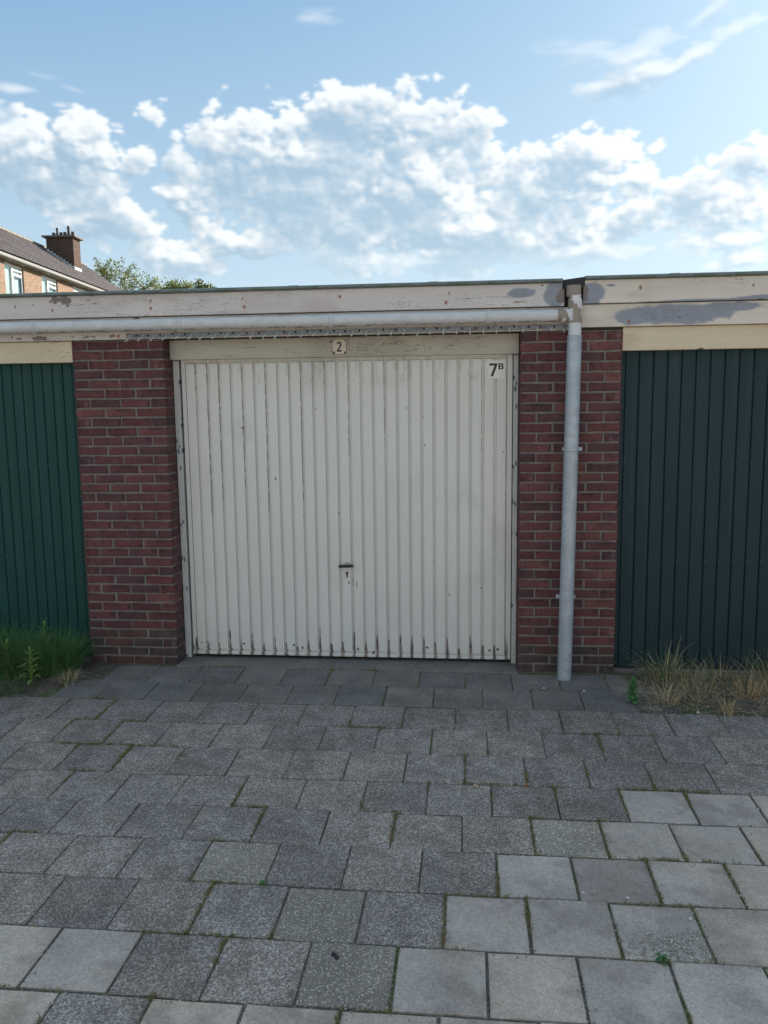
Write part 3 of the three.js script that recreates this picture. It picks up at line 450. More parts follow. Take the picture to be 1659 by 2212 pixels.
{
  const d = thing('downpipe', 'galvanised downpipe with painted tee joint standing before the brick pier', 'pipe');
  const brownTex = tex(256, 256, (u, v) => { const n = fbm(u * 8, v * 5, 4, 141, 8, 5), p = sstep(.50, .54, fbm(u * 5, v * 4, 5, 143, 5, 4) + .32 * (.5 - v)); const b = [.27, .225, .185].map((q) => q * mix(.85, 1.15, n)); return [...mix3(b, [.60, .585, .60], p), .5]; }), brown = textured(brownTex, { roughness: .5 }), plainBrown = mat({ color: L(.27, .23, .19), roughness: .5 }), white = mat({ color: L(.58, .60, .615), roughness: .4 });
  const Zt = 0.086;
  const lathe = (pts, x, z, n = 40) => { const g = new THREE.LatheGeometry(pts.map(([r, y]) => new THREE.Vector2(r, y)), n); g.translate(x, 0, z); return g; };
  mesh('outlet_collar', lathe([[.0, 2.568], [.044, 2.568], [.0455, 2.564], [.0455, 2.505], [.041, 2.499], [.036, 2.499]], TX0 - .006, .05), plainBrown, d);
  mesh('outlet_pipe', lathe([[.038, 2.51], [.038, 2.44]], TX0 + .001, .06), brown, d);
  const tee = mesh('tee_joint', lathe([[.037, 2.476], [.0415, 2.476], [.0425, 2.47], [.0425, 2.425], [.041, 2.42], [.041, 2.352], [.0425, 2.348], [.0425, 2.338], [.037, 2.336]], TX0, Zt), brown, d);
  const arm = cyl(.0415, .085, 40); arm.rotateZ(Math.PI / 2); arm.translate(TX0 - .062, PY, PZ + .006); mesh('tee_arm', arm, brown, tee);
  // flake of torn white paint on the shoulder
  const fl = new THREE.Shape(); fl.moveTo(-.03, 0); fl.lineTo(-.014, .026); fl.lineTo(-.004, .022); fl.lineTo(.008, .027); fl.lineTo(.016, .01); fl.lineTo(.034, .008); fl.lineTo(.033, -.006); fl.lineTo(.01, -.004); fl.lineTo(-.002, -.008); fl.closePath(); let fg = new THREE.ExtrudeGeometry(fl, { depth: .0015, bevelEnabled: false, steps: 1 }); { const q = fg.attributes.position; for (let i = 0; i < q.count; i++) { const x = q.getX(i), y = q.getY(i), z = q.getZ(i), a = x / .0425; q.setXYZ(i, Math.sin(a) * (.0432 + z), y, Math.cos(a) * (.0432 + z)); } fg.computeVertexNormals(); fg.translate(TX0, 2.474, Zt); } mesh('paint_flake', fg, mat({ color: L(.7, .7, .7), roughness: .7 }), tee);
  mesh('white_pipe', lathe([[.0395, 2.345], [.0395, 2.22]], TX0, Zt), white, d);
  const A = [TX0 - .001, 2.258, Zt + .001], Bp = [0.648, 0.046, 0.112];
  const gp = rod(Bp, A, .0455, 48); { const u = gp.attributes.uv; for (let i = 0; i < u.count; i++) u.setXY(i, u.getX(i) * .5, u.getY(i) * 1.4); }
  mesh('galvanised_pipe', gp, zinc, d); const lp = new THREE.TorusGeometry(.0445, .0022, 8, 40); lp.rotateX(Math.PI / 2); lp.translate(...A); mesh('pipe_lip', lp, zinc, d);
  for (const [y, side] of [[1.555, 1], [0.602, -1]]) {
    const t = (2.258 - y) / (2.258 - .046), cx = mix(A[0], Bp[0], t), cz = mix(A[2], Bp[2], t), g = [lathe([[.0462, y - .013], [.049, y - .012], [.049, y - .006], [.0475, y - .004], [.0475, y + .004], [.049, y + .006], [.049, y + .012], [.0462, y + .013]], cx, cz)];
    const c = mesh('clamp', g[0], zinc, d); mesh('clamp_ear', rbox(Math.min(cx + side * .047, cx + side * .068), Math.max(cx + side * .047, cx + side * .068), y - .012, y + .012, cz - .006, cz + .002, .002), zinc, c); const sc = cyl(.0045, .006, 12); sc.rotateX(Math.PI / 2); sc.translate(cx + side * .062, y, cz + .002); mesh('clamp_screw', sc, zinc, c); mesh('clamp_ear', rbox(Math.min(cx - side * .055, cx - side * .047), Math.max(cx - side * .055, cx - side * .047), y - .011, y + .011, cz - .006, cz + .002, .002), zinc, c); mesh('wall_stem', rod([cx, y, .002], [cx, y, cz - .045], .006), zinc, c);
  }
}
// perforated strip with its row of pins under the pipe
{
  const s = thing('pin_strip', 'grey perforated metal strip with a row of forward pins under the pipe', 'pin strip');
  const g = tex(2048, 32, (u, v) => { const n = fbm(u * 90, v * 3, 4, 151), r = sstep(.62, .75, fbm(u * 40, v * 2, 4, 155)); let c = [.24, .255, .27].map((q) => q * mix(.75, 1.25, n)); c = mix3(c, [.12, .075, .055], r * .5); return [...c, n]; }), stripMat = textured(g, { roughness: .6, metalness: .4, bumpScale: .001 }), dark = mat({ color: L(.02, .018, .016), roughness: .8 }), pinMat = mat({ color: L(.66, .67, .66), metalness: .15, roughness: .45 });
  const x0 = -2.246, x1 = 0.632, sy = 2.322;
  mesh('strip', planarUV(rbox(x0, x1, sy - .016, sy + .017, .0235, .0275, .0012), x1 - x0, .034, x0, sy - .016), stripMat, s);
  const pg = mergeGeometries([rod([0, 0, 0], [0, -.037, .105], .0042, 8, .0036)]), hg = cyl(.0075, .0012, 14); hg.rotateX(Math.PI / 2); const hs = hg.clone().scale(.45, .45, 1);
  for (let k = 0; k < 35; k++) { const x = x0 + .04 + k * .0829, pn = mesh('pin', pg, pinMat, s); pn.position.set(x, sy - .001 + rr(-.002, .002), .027); pn.rotation.set(rr(-.06, .06), rr(-.07, .07), 0); for (const [dx, gg] of [[.03, hg], [.056, hs]]) if (R() < .8) { const o = mesh('hole', gg, dark, s); o.position.set(x + dx + rr(-.006, .006), sy + rr(0, .006), .0282); } }
}
// number signs
const font = await new FontLoader().loadAsync('fonts/droid/droid_sans_bold.typeface.json'), fontR = await new FontLoader().loadAsync('fonts/droid/droid_sans_regular.typeface.json');
function glyph(t, f, x, y, w, h, z, m, parent) { const g = new TextGeometry(t, { font: f, size: 1, depth: .02, curveSegments: 8, bevelEnabled: false }); g.computeBoundingBox(); const b = g.boundingBox; g.translate(-b.min.x, -b.min.y, 0); g.scale(w / (b.max.x - b.min.x), h / (b.max.y - b.min.y), .03); g.translate(x, y, z); return mesh('character', g, m, parent); }
{
  const ink = mat({ color: L(.012, .014, .018), roughness: .5 });
  const encTex = tex(256, 256, (u, v) => { const n = fbm(u * 5, v * 5, 5, 161); let c = [.60, .53, .42].map((q) => q * mix(.9, 1.08, n)); for (const [a, b, r] of [[.1, .1, .13], [.9, .1, .10], [.1, .9, .06], [.9, .9, .07]]) { const d = Math.hypot(u - a, v - b) / r + (fbm(u * 20, v * 20, 4, 165) - .5); c = mix3(c, [.12, .05, .03], sstep(1.1, .6, d)); } const e = Math.min(u, v, 1 - u, 1 - v); if (e < .02) c = [.1, .08, .06]; return [...c, n]; }, { bump: false, repeat: false });
  const a = thing('number_sign', 'small cream enamel plate with the number 2 on the lintel', 'sign', [-0.8335, 2.2345, -0.108]);
  const pg = rbox(-.0475, .0475, -.05, .05, -.0015, .0025, .0018); planarUV(pg, .095, .1, -.0475, -.05); mesh('plate', pg, textured(encTex, { roughness: .3 }), a); glyph('2', font, -.017, -.034, .033, .066, .0025, ink, a);
  for (const x of [-.038, .038]) for (const y of [-.04, .04]) { const c = cyl(.0035, .002, 12); c.rotateX(Math.PI / 2); c.translate(x, y, .0032); mesh('screw', c, mat({ color: L(.12, .06, .04), metalness: .5, roughness: .6 }), a); }
  const b = thing('number_sign', 'square white sign reading 7B on the corner of the white door', 'sign', [0.205, 2.069, FZ + 0.0015]);
  mesh('plate', rbox(-.0585, .0585, -.0605, .0605, -.001, .002, .0012), mat({ color: L(.74, .73, .71), roughness: .35 }), b); glyph('7', font, -.046, -.044, .052, .085, .002, ink, b); glyph('B', font, .014, .0, .034, .041, .002, ink, b);
}

// ---------------------------------------------------------------- plants
function blades(list, seed) { // each: base x,y,z, azimuth, length, lean, droop, width, colour
  const P = [], C = [], I = []; const q = rng(seed);
  for (const b of list) {
    const dx = Math.sin(b.az), dz = Math.cos(b.az), n = b.seg ?? 4, s = P.length / 3; let x = b.x, y = b.y, z = b.z, a = b.lean;
    const tw = b.az + Math.PI / 2 + (q() - .5) * 1.2, wx = Math.sin(tw), wz = Math.cos(tw);
    for (let k = 0; k <= n; k++) {
      const t = k / n, w = b.w * (1 - t * t * .92) * .5;
      P.push(x - wx * w, y, z - wz * w, x + wx * w, y, z + wz * w); for (let c = 0; c < 2; c++) C.push(b.c[0], b.c[1], b.c[2]);
      if (k < n) { I.push(s + 2 * k, s + 2 * k + 1, s + 2 * k + 3, s + 2 * k, s + 2 * k + 3, s + 2 * k + 2); const st = b.len / n; x += dx * Math.sin(a) * st; z += dz * Math.sin(a) * st; y += Math.cos(a) * st; a += b.droop / n; const gz = gy(z) + .004; if (y < gz) y = gz + q() * .008; }
    }
  }
  const g = new THREE.BufferGeometry(); g.setAttribute('position', new THREE.Float32BufferAttribute(P, 3)); g.setAttribute('color', new THREE.Float32BufferAttribute(C, 3)); g.setIndex(I); g.computeVertexNormals(); return g;
}
const leafMat = new THREE.MeshPhysicalMaterial({ vertexColors: true, roughness: .75, side: THREE.DoubleSide, transmission: .25, thickness: 0 });
const vary = (c, k = .3) => { const t = rr(1 - k, 1 + k), w = rr(-.08, .08); return [c[0] * (t + w), c[1] * t, c[2] * (t - w)]; };
function tuft(x, z, r, n, len, cols, { lean = .5, droop = 1.1, w = .004, dead = .0, out = 1, seg = 4 } = {}) {
  const l = []; for (let k = 0; k < n; k++) { const a = R() * Math.PI * 2, d = Math.sqrt(R()) * r, bx = x + Math.sin(a) * d, bz = z + Math.cos(a) * d; let az = a + rr(-.9, .9); if (bz < .06 && Math.cos(az) < -.2) az = Math.PI - az; const c = vary(cols[Math.floor(R() * cols.length)]); const ln = len * rr(.45, 1.1); l.push({ x: bx, y: gy(bz) - .004, z: Math.max(bz, .0), az, len: ln, lean: lean * rr(.1, 1) * (.35 + d / r * out), droop: droop * rr(.3, 1.3), w: w * rr(.6, 1.3), c, seg }); } return l;
}
const G1 = [0.07, 0.20, 0.045], G2 = [0.10, 0.25, 0.055], G3 = [0.045, 0.15, 0.045], STRAW = [0.58, 0.46, 0.25], TAN = [0.43, 0.35, 0.20], PALE = [0.66, 0.58, 0.40], OLIVE = [0.15, 0.19, 0.06];
// soil beds in front of the green doors
{
  const soil = tex(512, 512, (u, v) => { const n = fbm(u * 9, v * 9, 6, 171, 9, 9), [d, id] = worley(u * 60, v * 60, 173, 60), f = h2(Math.floor(u * 512), Math.floor(v * 512), 6); let c = mix(.045, .11, n) * mix(.7, 1.3, f); if (id > .93 && d < .4) c = .26; return [c * 1.12, c * .96, c * .78, n * .6 + .4 * id]; }), sm = textured(soil, { bumpScale: .015, roughness: 1 });
  const bed = (pts) => { const s = new THREE.Shape(pts.map(([x, z]) => new THREE.Vector2(x, z))); const fine = []; const b = s.getPoints(); const N = 46, M = 22, xs = b.map((p) => p.x), zs = b.map((p) => p.y), xa = Math.min(...xs), xb = Math.max(...xs), za = Math.min(...zs), zb = Math.max(...zs); const P = [], I = [];
    const far = (x, z) => { let m = 9, inside = false; for (let i = 0, j = b.length - 1; i < b.length; j = i++) { const p = b[i], q = b[j]; if ((p.y > z) !== (q.y > z) && x < (q.x - p.x) * (z - p.y) / (q.y - p.y) + p.x) inside = !inside; const L2 = (q.x - p.x) ** 2 + (q.y - p.y) ** 2, t = Math.max(0, Math.min(1, ((x - p.x) * (q.x - p.x) + (z - p.y) * (q.y - p.y)) / L2)); m = Math.min(m, Math.hypot(x - p.x - t * (q.x - p.x), z - p.y - t * (q.y - p.y))); } return inside ? m : -m; };
    for (let j = 0; j <= M; j++) for (let i = 0; i <= N; i++) { const x = mix(xa - .06, xb + .06, i / N), z = mix(za, zb + .08, j / M), d = far(x, z) + (fbm(x * 9, z * 9, 3, 180) - .5) * .09; P.push(x, gy(z) + Math.min(.022, d * .25) - .006 + (fbm(x * 14, z * 14, 3, 183) - .5) * .018, z); }
    for (let j = 0; j < M; j++) for (let i = 0; i < N; i++) { const a = j * (N + 1) + i; I.push(a, a + N + 1, a + N + 2, a, a + N + 2, a + 1); }
    const g = new THREE.BufferGeometry(); g.setAttribute('position', new THREE.Float32BufferAttribute(P, 3)); g.setIndex(I); g.computeVertexNormals(); planarUV(g, .7, .7, 0, 0, 0, 2); const m = mesh(numbered('soil_bed'), g, sm, scene); m.userData.kind = 'structure'; };
  bed([[XL - BAY, 0], [-2.42, 0], [-2.45, .2], [-2.62, .36], [-2.72, .52], [-2.95, .60], [XL - BAY, .66]]);
  bed([[1.0, 0.0], [XR + BAY, 0.0], [XR + BAY, .66], [1.75, .70], [1.55, .60], [1.28, .46], [1.06, .25]]);
}
function plant(name, list, label, category, group) { const g = blades(list, 77 + list.length), b = list[0]; return top(name, g, leafMat, label, category, group); }
plant('grass_clump', [...tuft(-2.80, .20, .15, 1500, .31, [G1, G2, G2, G3], { lean: .6, droop: .85, w: .0042 }), ...tuft(-2.98, .24, .15, 900, .32, [G1, G2, G3], { lean: .5, droop: .9, w: .004 })], 'dense dome of dark green grass against the left brick pier', 'grass clump');
plant('grass_clump', [...tuft(-3.2, .2, .2, 1100, .36, [G1, G3, G2], { lean: .55, droop: .9, w: .004 }), ...tuft(-3.5, .25, .22, 900, .42, [G1, G3], { lean: .5, droop: .9, w: .004 })], 'spreading green grass in front of the bottle green door', 'grass clump');
plant('grass_clump', [...tuft(-2.63, .36, .06, 150, .17, [PALE, OLIVE, TAN], { lean: .9, droop: 1.9, w: .003 })], 'small bleached grass tuft drooping at the edge of the green clump', 'grass clump');
plant('grass_clump', [...tuft(-3.0, .5, .2, 500, .13, [G3, G1, OLIVE], { lean: .9, droop: 1.2, w: .0035 }), ...tuft(-3.35, .5, .2, 400, .14, [G3, G1], { lean: .9, droop: 1.2, w: .0035 })], 'short green grass fringe at the soil edge', 'grass clump');
// broad-leaved weeds
function weed(x, z, h, n, ll, col, seed, label, lw = .28, tilt = .55) {
  const q = rng(seed), P = [], C = [], I = [], y0 = gy(z);
  const t = thing('weed', label, 'weed', [0, 0, 0]);
  const lean = (q() - .5) * .25, lx = (yy) => x + lean * (yy - y0);
  mesh('stem', rod([x, y0 - .01, z], [lx(y0 + h), y0 + h, z + .01], .0032, 6, .0016), mat({ color: L(col[0] * 1.1, col[1], col[2]), roughness: .8 }), t);
  for (let k = 0; k < n; k++) {
    const f = (k + .5) / n, y = y0 + h * (.12 + .88 * f), az = k * 2.4 + q() * .5, len = ll * mix(1.0, .5, f * f) * mix(.75, 1.1, q()), up = mix(tilt, 1.15, f), c = [col[0] * mix(.7, 1.35, q()), col[1] * mix(.75, 1.3, q()), col[2]], s = P.length / 3; let px = lx(y), py = y, pz = z, a = up; const wx = Math.cos(az), wz = -Math.sin(az);
    for (let i = 0; i <= 4; i++) { const tt = i / 4, w = len * lw * Math.sin(Math.PI * Math.min(1, tt * .86 + .12)) * .5; P.push(px - wx * w, py + w * .25, pz - wz * w, px, py, pz, px + wx * w, py + w * .25, pz + wz * w); for (let m = 0; m < 3; m++) C.push(...c); if (i < 4) { const b = s + 3 * i; for (const m of [0, 1]) I.push(b + m, b + m + 1, b + m + 4, b + m, b + m + 4, b + m + 3); const st = len / 4; px += Math.sin(az) * Math.cos(a) * st; pz += Math.cos(az) * Math.cos(a) * st; py += Math.sin(a) * st; a -= .35; } }
  }
  const g = new THREE.BufferGeometry(); g.setAttribute('position', new THREE.Float32BufferAttribute(P, 3)); g.setAttribute('color', new THREE.Float32BufferAttribute(C, 3)); g.setIndex(I); g.computeVertexNormals(); mesh('leaves', g, leafMat, t); return t;
}
weed(-2.83, .46, .24, 26, .10, [.16, .27, .05], 11, 'upright pale green leafy weed in front of the dense grass dome');
weed(-2.88, .14, .34, 20, .10, [.10, .22, .05], 12, 'taller leafy weed poking out of the grass by the green door');
weed(-3.05, .36, .26, 18, .09, [.15, .25, .05], 13, 'leafy pale weed leaning at the left end of the grass');
weed(1.01, .50, .15, 24, .055, [.05, .20, .04], 14, 'low bright green weed growing alone between the paving tiles', .75, .15);
// dry grass on the right
const dry = (x, z, r, n, len, cols, o, label) => plant('dry_grass', tuft(x, z, r, n, len, cols, o), label, 'dry grass', 'dry grass tufts before the dark door');
dry(1.27, .12, .10, 240, .30, [OLIVE, TAN, G1, STRAW, G3], { lean: .9, droop: 1.6, w: .0038 }, 'arching fountain of green and tan grass beside the right pier');
dry(1.40, .20, .14, 150, .24, [TAN, STRAW, PALE], { lean: 1.1, droop: 1.3, w: .003 }, 'flattened tan grass spilling from the green and tan fountain');
dry(1.62, .14, .16, 160, .24, [TAN, STRAW, OLIVE, G1], { lean: 1.0, droop: 1.4, w: .0034 }, 'tan arching grass in the middle of the dark door');
dry(1.93, .14, .13, 180, .27, [OLIVE, TAN, STRAW, G1], { lean: .8, droop: 1.3, w: .0038 }, 'green and tan tuft at the far end of the dark door');
dry(2.3, .2, .2, 300, .32, [TAN, STRAW, OLIVE], { lean: .8, droop: 1.3, w: .0038 }, 'tan grass beyond the green and tan tuft');
dry(1.22, .46, .07, 110, .18, [STRAW, PALE, TAN], { lean: .9, droop: .8, w: .0026 }, 'straw coloured tuft beside the low green weed');
dry(1.42, .42, .10, 120, .19, [STRAW, PALE, OLIVE], { lean: .9, droop: .9, w: .0026 }, 'thin straw tuft with a few green blades');
dry(1.72, .40, .08, 130, .22, [STRAW, TAN, [.42, .25, .11]], { lean: .65, droop: .7, w: .0028 }, 'upright orange-brown straw tuft');
dry(1.54, .60, .05, 70, .14, [STRAW, TAN], { lean: .8, droop: .7, w: .0026 }, 'small straw tuft at the edge of the soil');
dry(1.95, .45, .14, 140, .22, [STRAW, PALE, TAN], { lean: 1.0, droop: 1.0, w: .0028 }, 'loose straw tuft leaning over the paving');
{
  const l = []; for (let k = 0; k < 40; k++) { const x = rr(1.0, 2.3), z = rr(.02, .3), c = vary([OLIVE, TAN, PALE][k % 3]); l.push({ x, y: gy(z), z, az: rr(-1.9, 1.9), len: rr(.18, .42), lean: rr(.1, .8), droop: rr(.1, 1.3), w: rr(.002, .0034), c, seg: 6 }); }
  plant('tall_grass_stems', l, 'thin tall grass stems standing before the dark door', 'dry grass');
  const m = []; for (let k = 0; k < 800; k++) { const x = rr(1.0, 2.4), z = rr(.05, .66), c = vary([STRAW, TAN, PALE, [.2, .14, .08]][k % 4]); m.push({ x, y: gy(z) + rr(.008, .03), z, az: rr(0, 6.28), len: rr(.05, .24), lean: 1.5, droop: rr(-.1, .25), w: rr(.0018, .003), c, seg: 3 }); }
  const s = top('straw_litter', blades(m, 5), leafMat, 'fallen straw strewn over the soil before the dark door', 'straw', null, 'stuff');
  const e = []; for (let k = 0; k < 60; k++) { const x = rr(-2.2, 2), z = rr(.3, 3.2), c = vary([STRAW, PALE, TAN][k % 3]); e.push({ x, y: gy(z) + .003, z, az: rr(0, 6.28), len: rr(.02, .07), lean: 1.5, droop: rr(-.05, .1), w: rr(.0012, .002), c, seg: 3 }); }
  top('straw_bits', blades(e, 6), leafMat, 'loose straw bits scattered over the paving', 'straw', null, 'stuff');
}
// moss and sprigs in the joints
{
  const l = [], MOSS = [[.17, .19, .04], [.22, .22, .06], [.30, .26, .11], [.12, .16, .04], [.22, .14, .07]];
  const spot = (x, z, d) => { const k = fbm(x * 3.1, z * 3.1, 4, 191), thr = z < 1.3 ? .60 : .535; if (k < thr - d) return; const cnt = Math.round((k - thr + d) * 110 * R() + 1); for (let i = 0; i < cnt; i++) { const az = R() * 6.28, bx = x + rr(-.009, .009), bz = z + rr(-.009, .009); l.push({ x: bx, y: gy(bz) - .004, z: bz, az, len: rr(.004, .013), lean: rr(.5, 1.5), droop: rr(0, .9), w: rr(.0016, .0034), c: vary(MOSS[Math.floor(R() * 5)]), seg: 2 }); } };
  for (const [xc, zc, r, wide] of jointSpots) { const hz = .152, n = 26; for (let k = 0; k < n; k++) { if (R() < (wide ? .95 : .7)) spot(xc - .151, zc + (k / n - .5) * .3, wide ? .03 : .0); if (R() < (wide ? .8 : .5)) spot(xc + (k / n - .5) * .3, zc - hz, wide ? .02 : -.02); } spot(xc - .151, zc - hz, .08); spot(xc - .151, zc + hz, .05); }
  top('joint_moss', blades(l, 9), leafMat, 'moss and tiny sprigs growing in the joints of the paving', 'moss', null, 'stuff');
  weed(0.668, 2.785, .012, 9, .035, [.05, .17, .05], 15, 'tiny flat green rosette in a joint of the pale tiles', .5, .1);
  weed(-.775, 2.468, .012, 8, .02, [.07, .20, .04], 16, 'tiny clover sprig beside a pebbled tile', .7, .1);
}
// grit and sand washed out of the joints, and stones showing through one worn tile
{
  const spots = []; for (const [xc, zc, r, wide] of jointSpots) { const n = wide ? 34 : 22; for (let k = 0; k < n; k++) { const e = R() < .5, sp = Math.pow(R(), 2.2) * .028 * (R() < .5 ? -1 : 1), t = rr(-.15, .15); const x = e ? xc - .151 + sp : xc + t, z = e ? zc + t : zc - .152 + sp; if (fbm(x * 4 + 60, z * 4, 3, 251) > .45) spots.push([x, z, rr(.0014, .0038)]); } if (R() < .6) spots.push([xc + rr(-.14, .14), zc + rr(-.14, .14), rr(.0015, .0036)]); }
  const worn0 = spots.length; for (let k = 0; k < 460; k++) { const x = rr(.56, .84), z = rr(2.58, 2.765), d = (x - .5) * .35 + (z - 2.58); if (d > .10 + .06 * fbm(x * 20, z * 20, 2, 7)) spots.push([x, z, rr(.0015, .0048)]); }
  const g = new THREE.IcosahedronGeometry(1, 0), im = new THREE.InstancedMesh(g, mat({ roughness: .9 }), spots.length), o = new THREE.Object3D(), c = new THREE.Color();
  spots.forEach(([x, z, s], i) => { o.position.set(x, gy(z) + .001 + s * .2, z); o.rotation.set(R() * 6, R() * 6, R() * 6); o.scale.set(s * rr(.7, 1.3), s * rr(.5, .9), s * rr(.7, 1.3)); o.updateMatrix(); im.setMatrixAt(i, o.matrix); const k = i >= worn0 ? R() * .55 : R(); if (k < .25) c.setRGB(.5, .48, .44); else if (k < .6) { if (i >= worn0) c.setRGB(.3, .28, .24); else c.setRGB(.22, .19, .15); } else c.setRGB(.12, .105, .085); im.setColorAt(i, c); });
  im.name = 'joint_grit'; shade(im); scene.add(im); tag(im, 'loose grit and sand along the joints of the paving', 'grit', null, 'stuff');
}
// scraps on the tiles
{
  const scrap = (name, x, z, pts, color, label, category, turn, group) => { const s = new THREE.Shape(pts.map(([a, b]) => new THREE.Vector2(a, b))); const g = new THREE.ExtrudeGeometry(s, { depth: .0015, bevelEnabled: true, bevelSize: .0008, bevelThickness: .0006, bevelSegments: 1 }); g.rotateX(-Math.PI / 2); const m = top(name, g, mat({ color: L(...color), roughness: .8 }), label, category, group); m.position.set(x, gy(z) + .003, z); m.rotation.y = turn; if (name === 'tar_spot') m.scale.set(.65, 1, .65); };
  const leafPts = [[-.02, 0], [-.012, .011], [-.003, .008], [.006, .014], [.012, .006], [.021, .002], [.012, -.006], [.004, -.012], [-.006, -.008], [-.014, -.01]];
  scrap('dry_leaf', .305, 1.56, leafPts, [.30, .13, .06], 'small rust brown dry leaf on the dark tiles', 'leaf', .6); scrap('dry_leaf', .06, 1.585, leafPts, [.40, .31, .19], 'small pale tan dry leaf on the dark tiles', 'leaf', 2);
  scrap('tar_spot', -.425, 2.86, [[-.016, .03], [-.006, .036], [.001, .026], [.009, .018], [.012, .006], [.021, -.004], [.017, -.013], [.02, -.022], [.009, -.024], [.002, -.016], [-.003, -.002], [-.013, .008], [-.019, .018]], [.018, .02, .026], 'black tar spot on a pebbled tile', 'tar spot', .2);
  const pebble = (x, z, r, c, label) => { const g = new THREE.IcosahedronGeometry(r, 2), p = g.attributes.position; for (let i = 0; i < p.count; i++) { const k = 1 + .8 * (vn(p.getX(i) / r + 5, p.getZ(i) / r + p.getY(i) / r, Math.round(x * 100) & 255) - .5); p.setXYZ(i, p.getX(i) * k * .75, p.getY(i) * k * .5, p.getZ(i) * k * .6); } g.computeVertexNormals(); const m = top('pebble', g, mat({ color: L(...c), roughness: .7 }), label, 'pebble', 'pebbles scattered on the paving'); m.position.set(x, gy(z) + r * .35, z); m.rotation.y = x * 40; };
  for (const [x, z, r] of [[.745, .33, .012], [.50, .30, .011], [1.36, .62, .012], [1.28, .43, .01], [1.62, .56, .009], [.46, 2.42, .007], [-.83, 2.94, .008], [1.02, 2.8, .009], [.82, 2.55, .008], [.62, 2.44, .008], [-1.0, 1.2, .006], [1.45, .52, .008]]) pebble(x, z, r, [.6, .58, .54], 'small white pebble lying on the paving');
}

// ---------------------------------------------------------------- the other side of the court, in the sun behind the camera
{
  const Z0 = 10.45, o = thing('opposite_garage_row', 'sunlit facing row of brick garages across the court', 'building', [0, 0, 0]), cream = mat({ color: L(.64, .60, .52), roughness: .6 }), bm = textured(brickTex, { color: L(.30, .11, .10), bumpScale: .003 });
  mesh('roof', box(-10, 9, 2.5, 2.62, Z0 - .05, Z0 + 5.6), bitumen, o); mesh('back_wall', box(-10, 9, -.1, 2.498, Z0 + 5.4, Z0 + 5.6), bm, o); mesh('fascia_board', rbox(-10, 9, 2.3, 2.6, Z0 - .09, Z0 - .052, .004), cream, o);
  for (let k = 0; k < 6; k++) { const x = -9.9 + k * 3.14; mesh('brick_pier', boxUV(box(x, x + .64, -.1, 2.498, Z0, Z0 + .4), .45), bm, o); }
  for (let k = 0; k < 5; k++) { const x = -9.9 + k * 3.14 + .64, g = [box(x, x + 2.5, .03, 2.16, Z0 + .14, Z0 + .17)]; for (let i = 0; i < 30; i++) g.push(box(x + .02 + i * .082, x + .085 + i * .082, .1, 2.1, Z0 + .126, Z0 + .139)); mesh('garage_door', mergeGeometries(g), cream, o); mesh('lintel', box(x, x + 2.5, 2.165, 2.498, Z0 + .05, Z0 + .2), cream, o); }
}

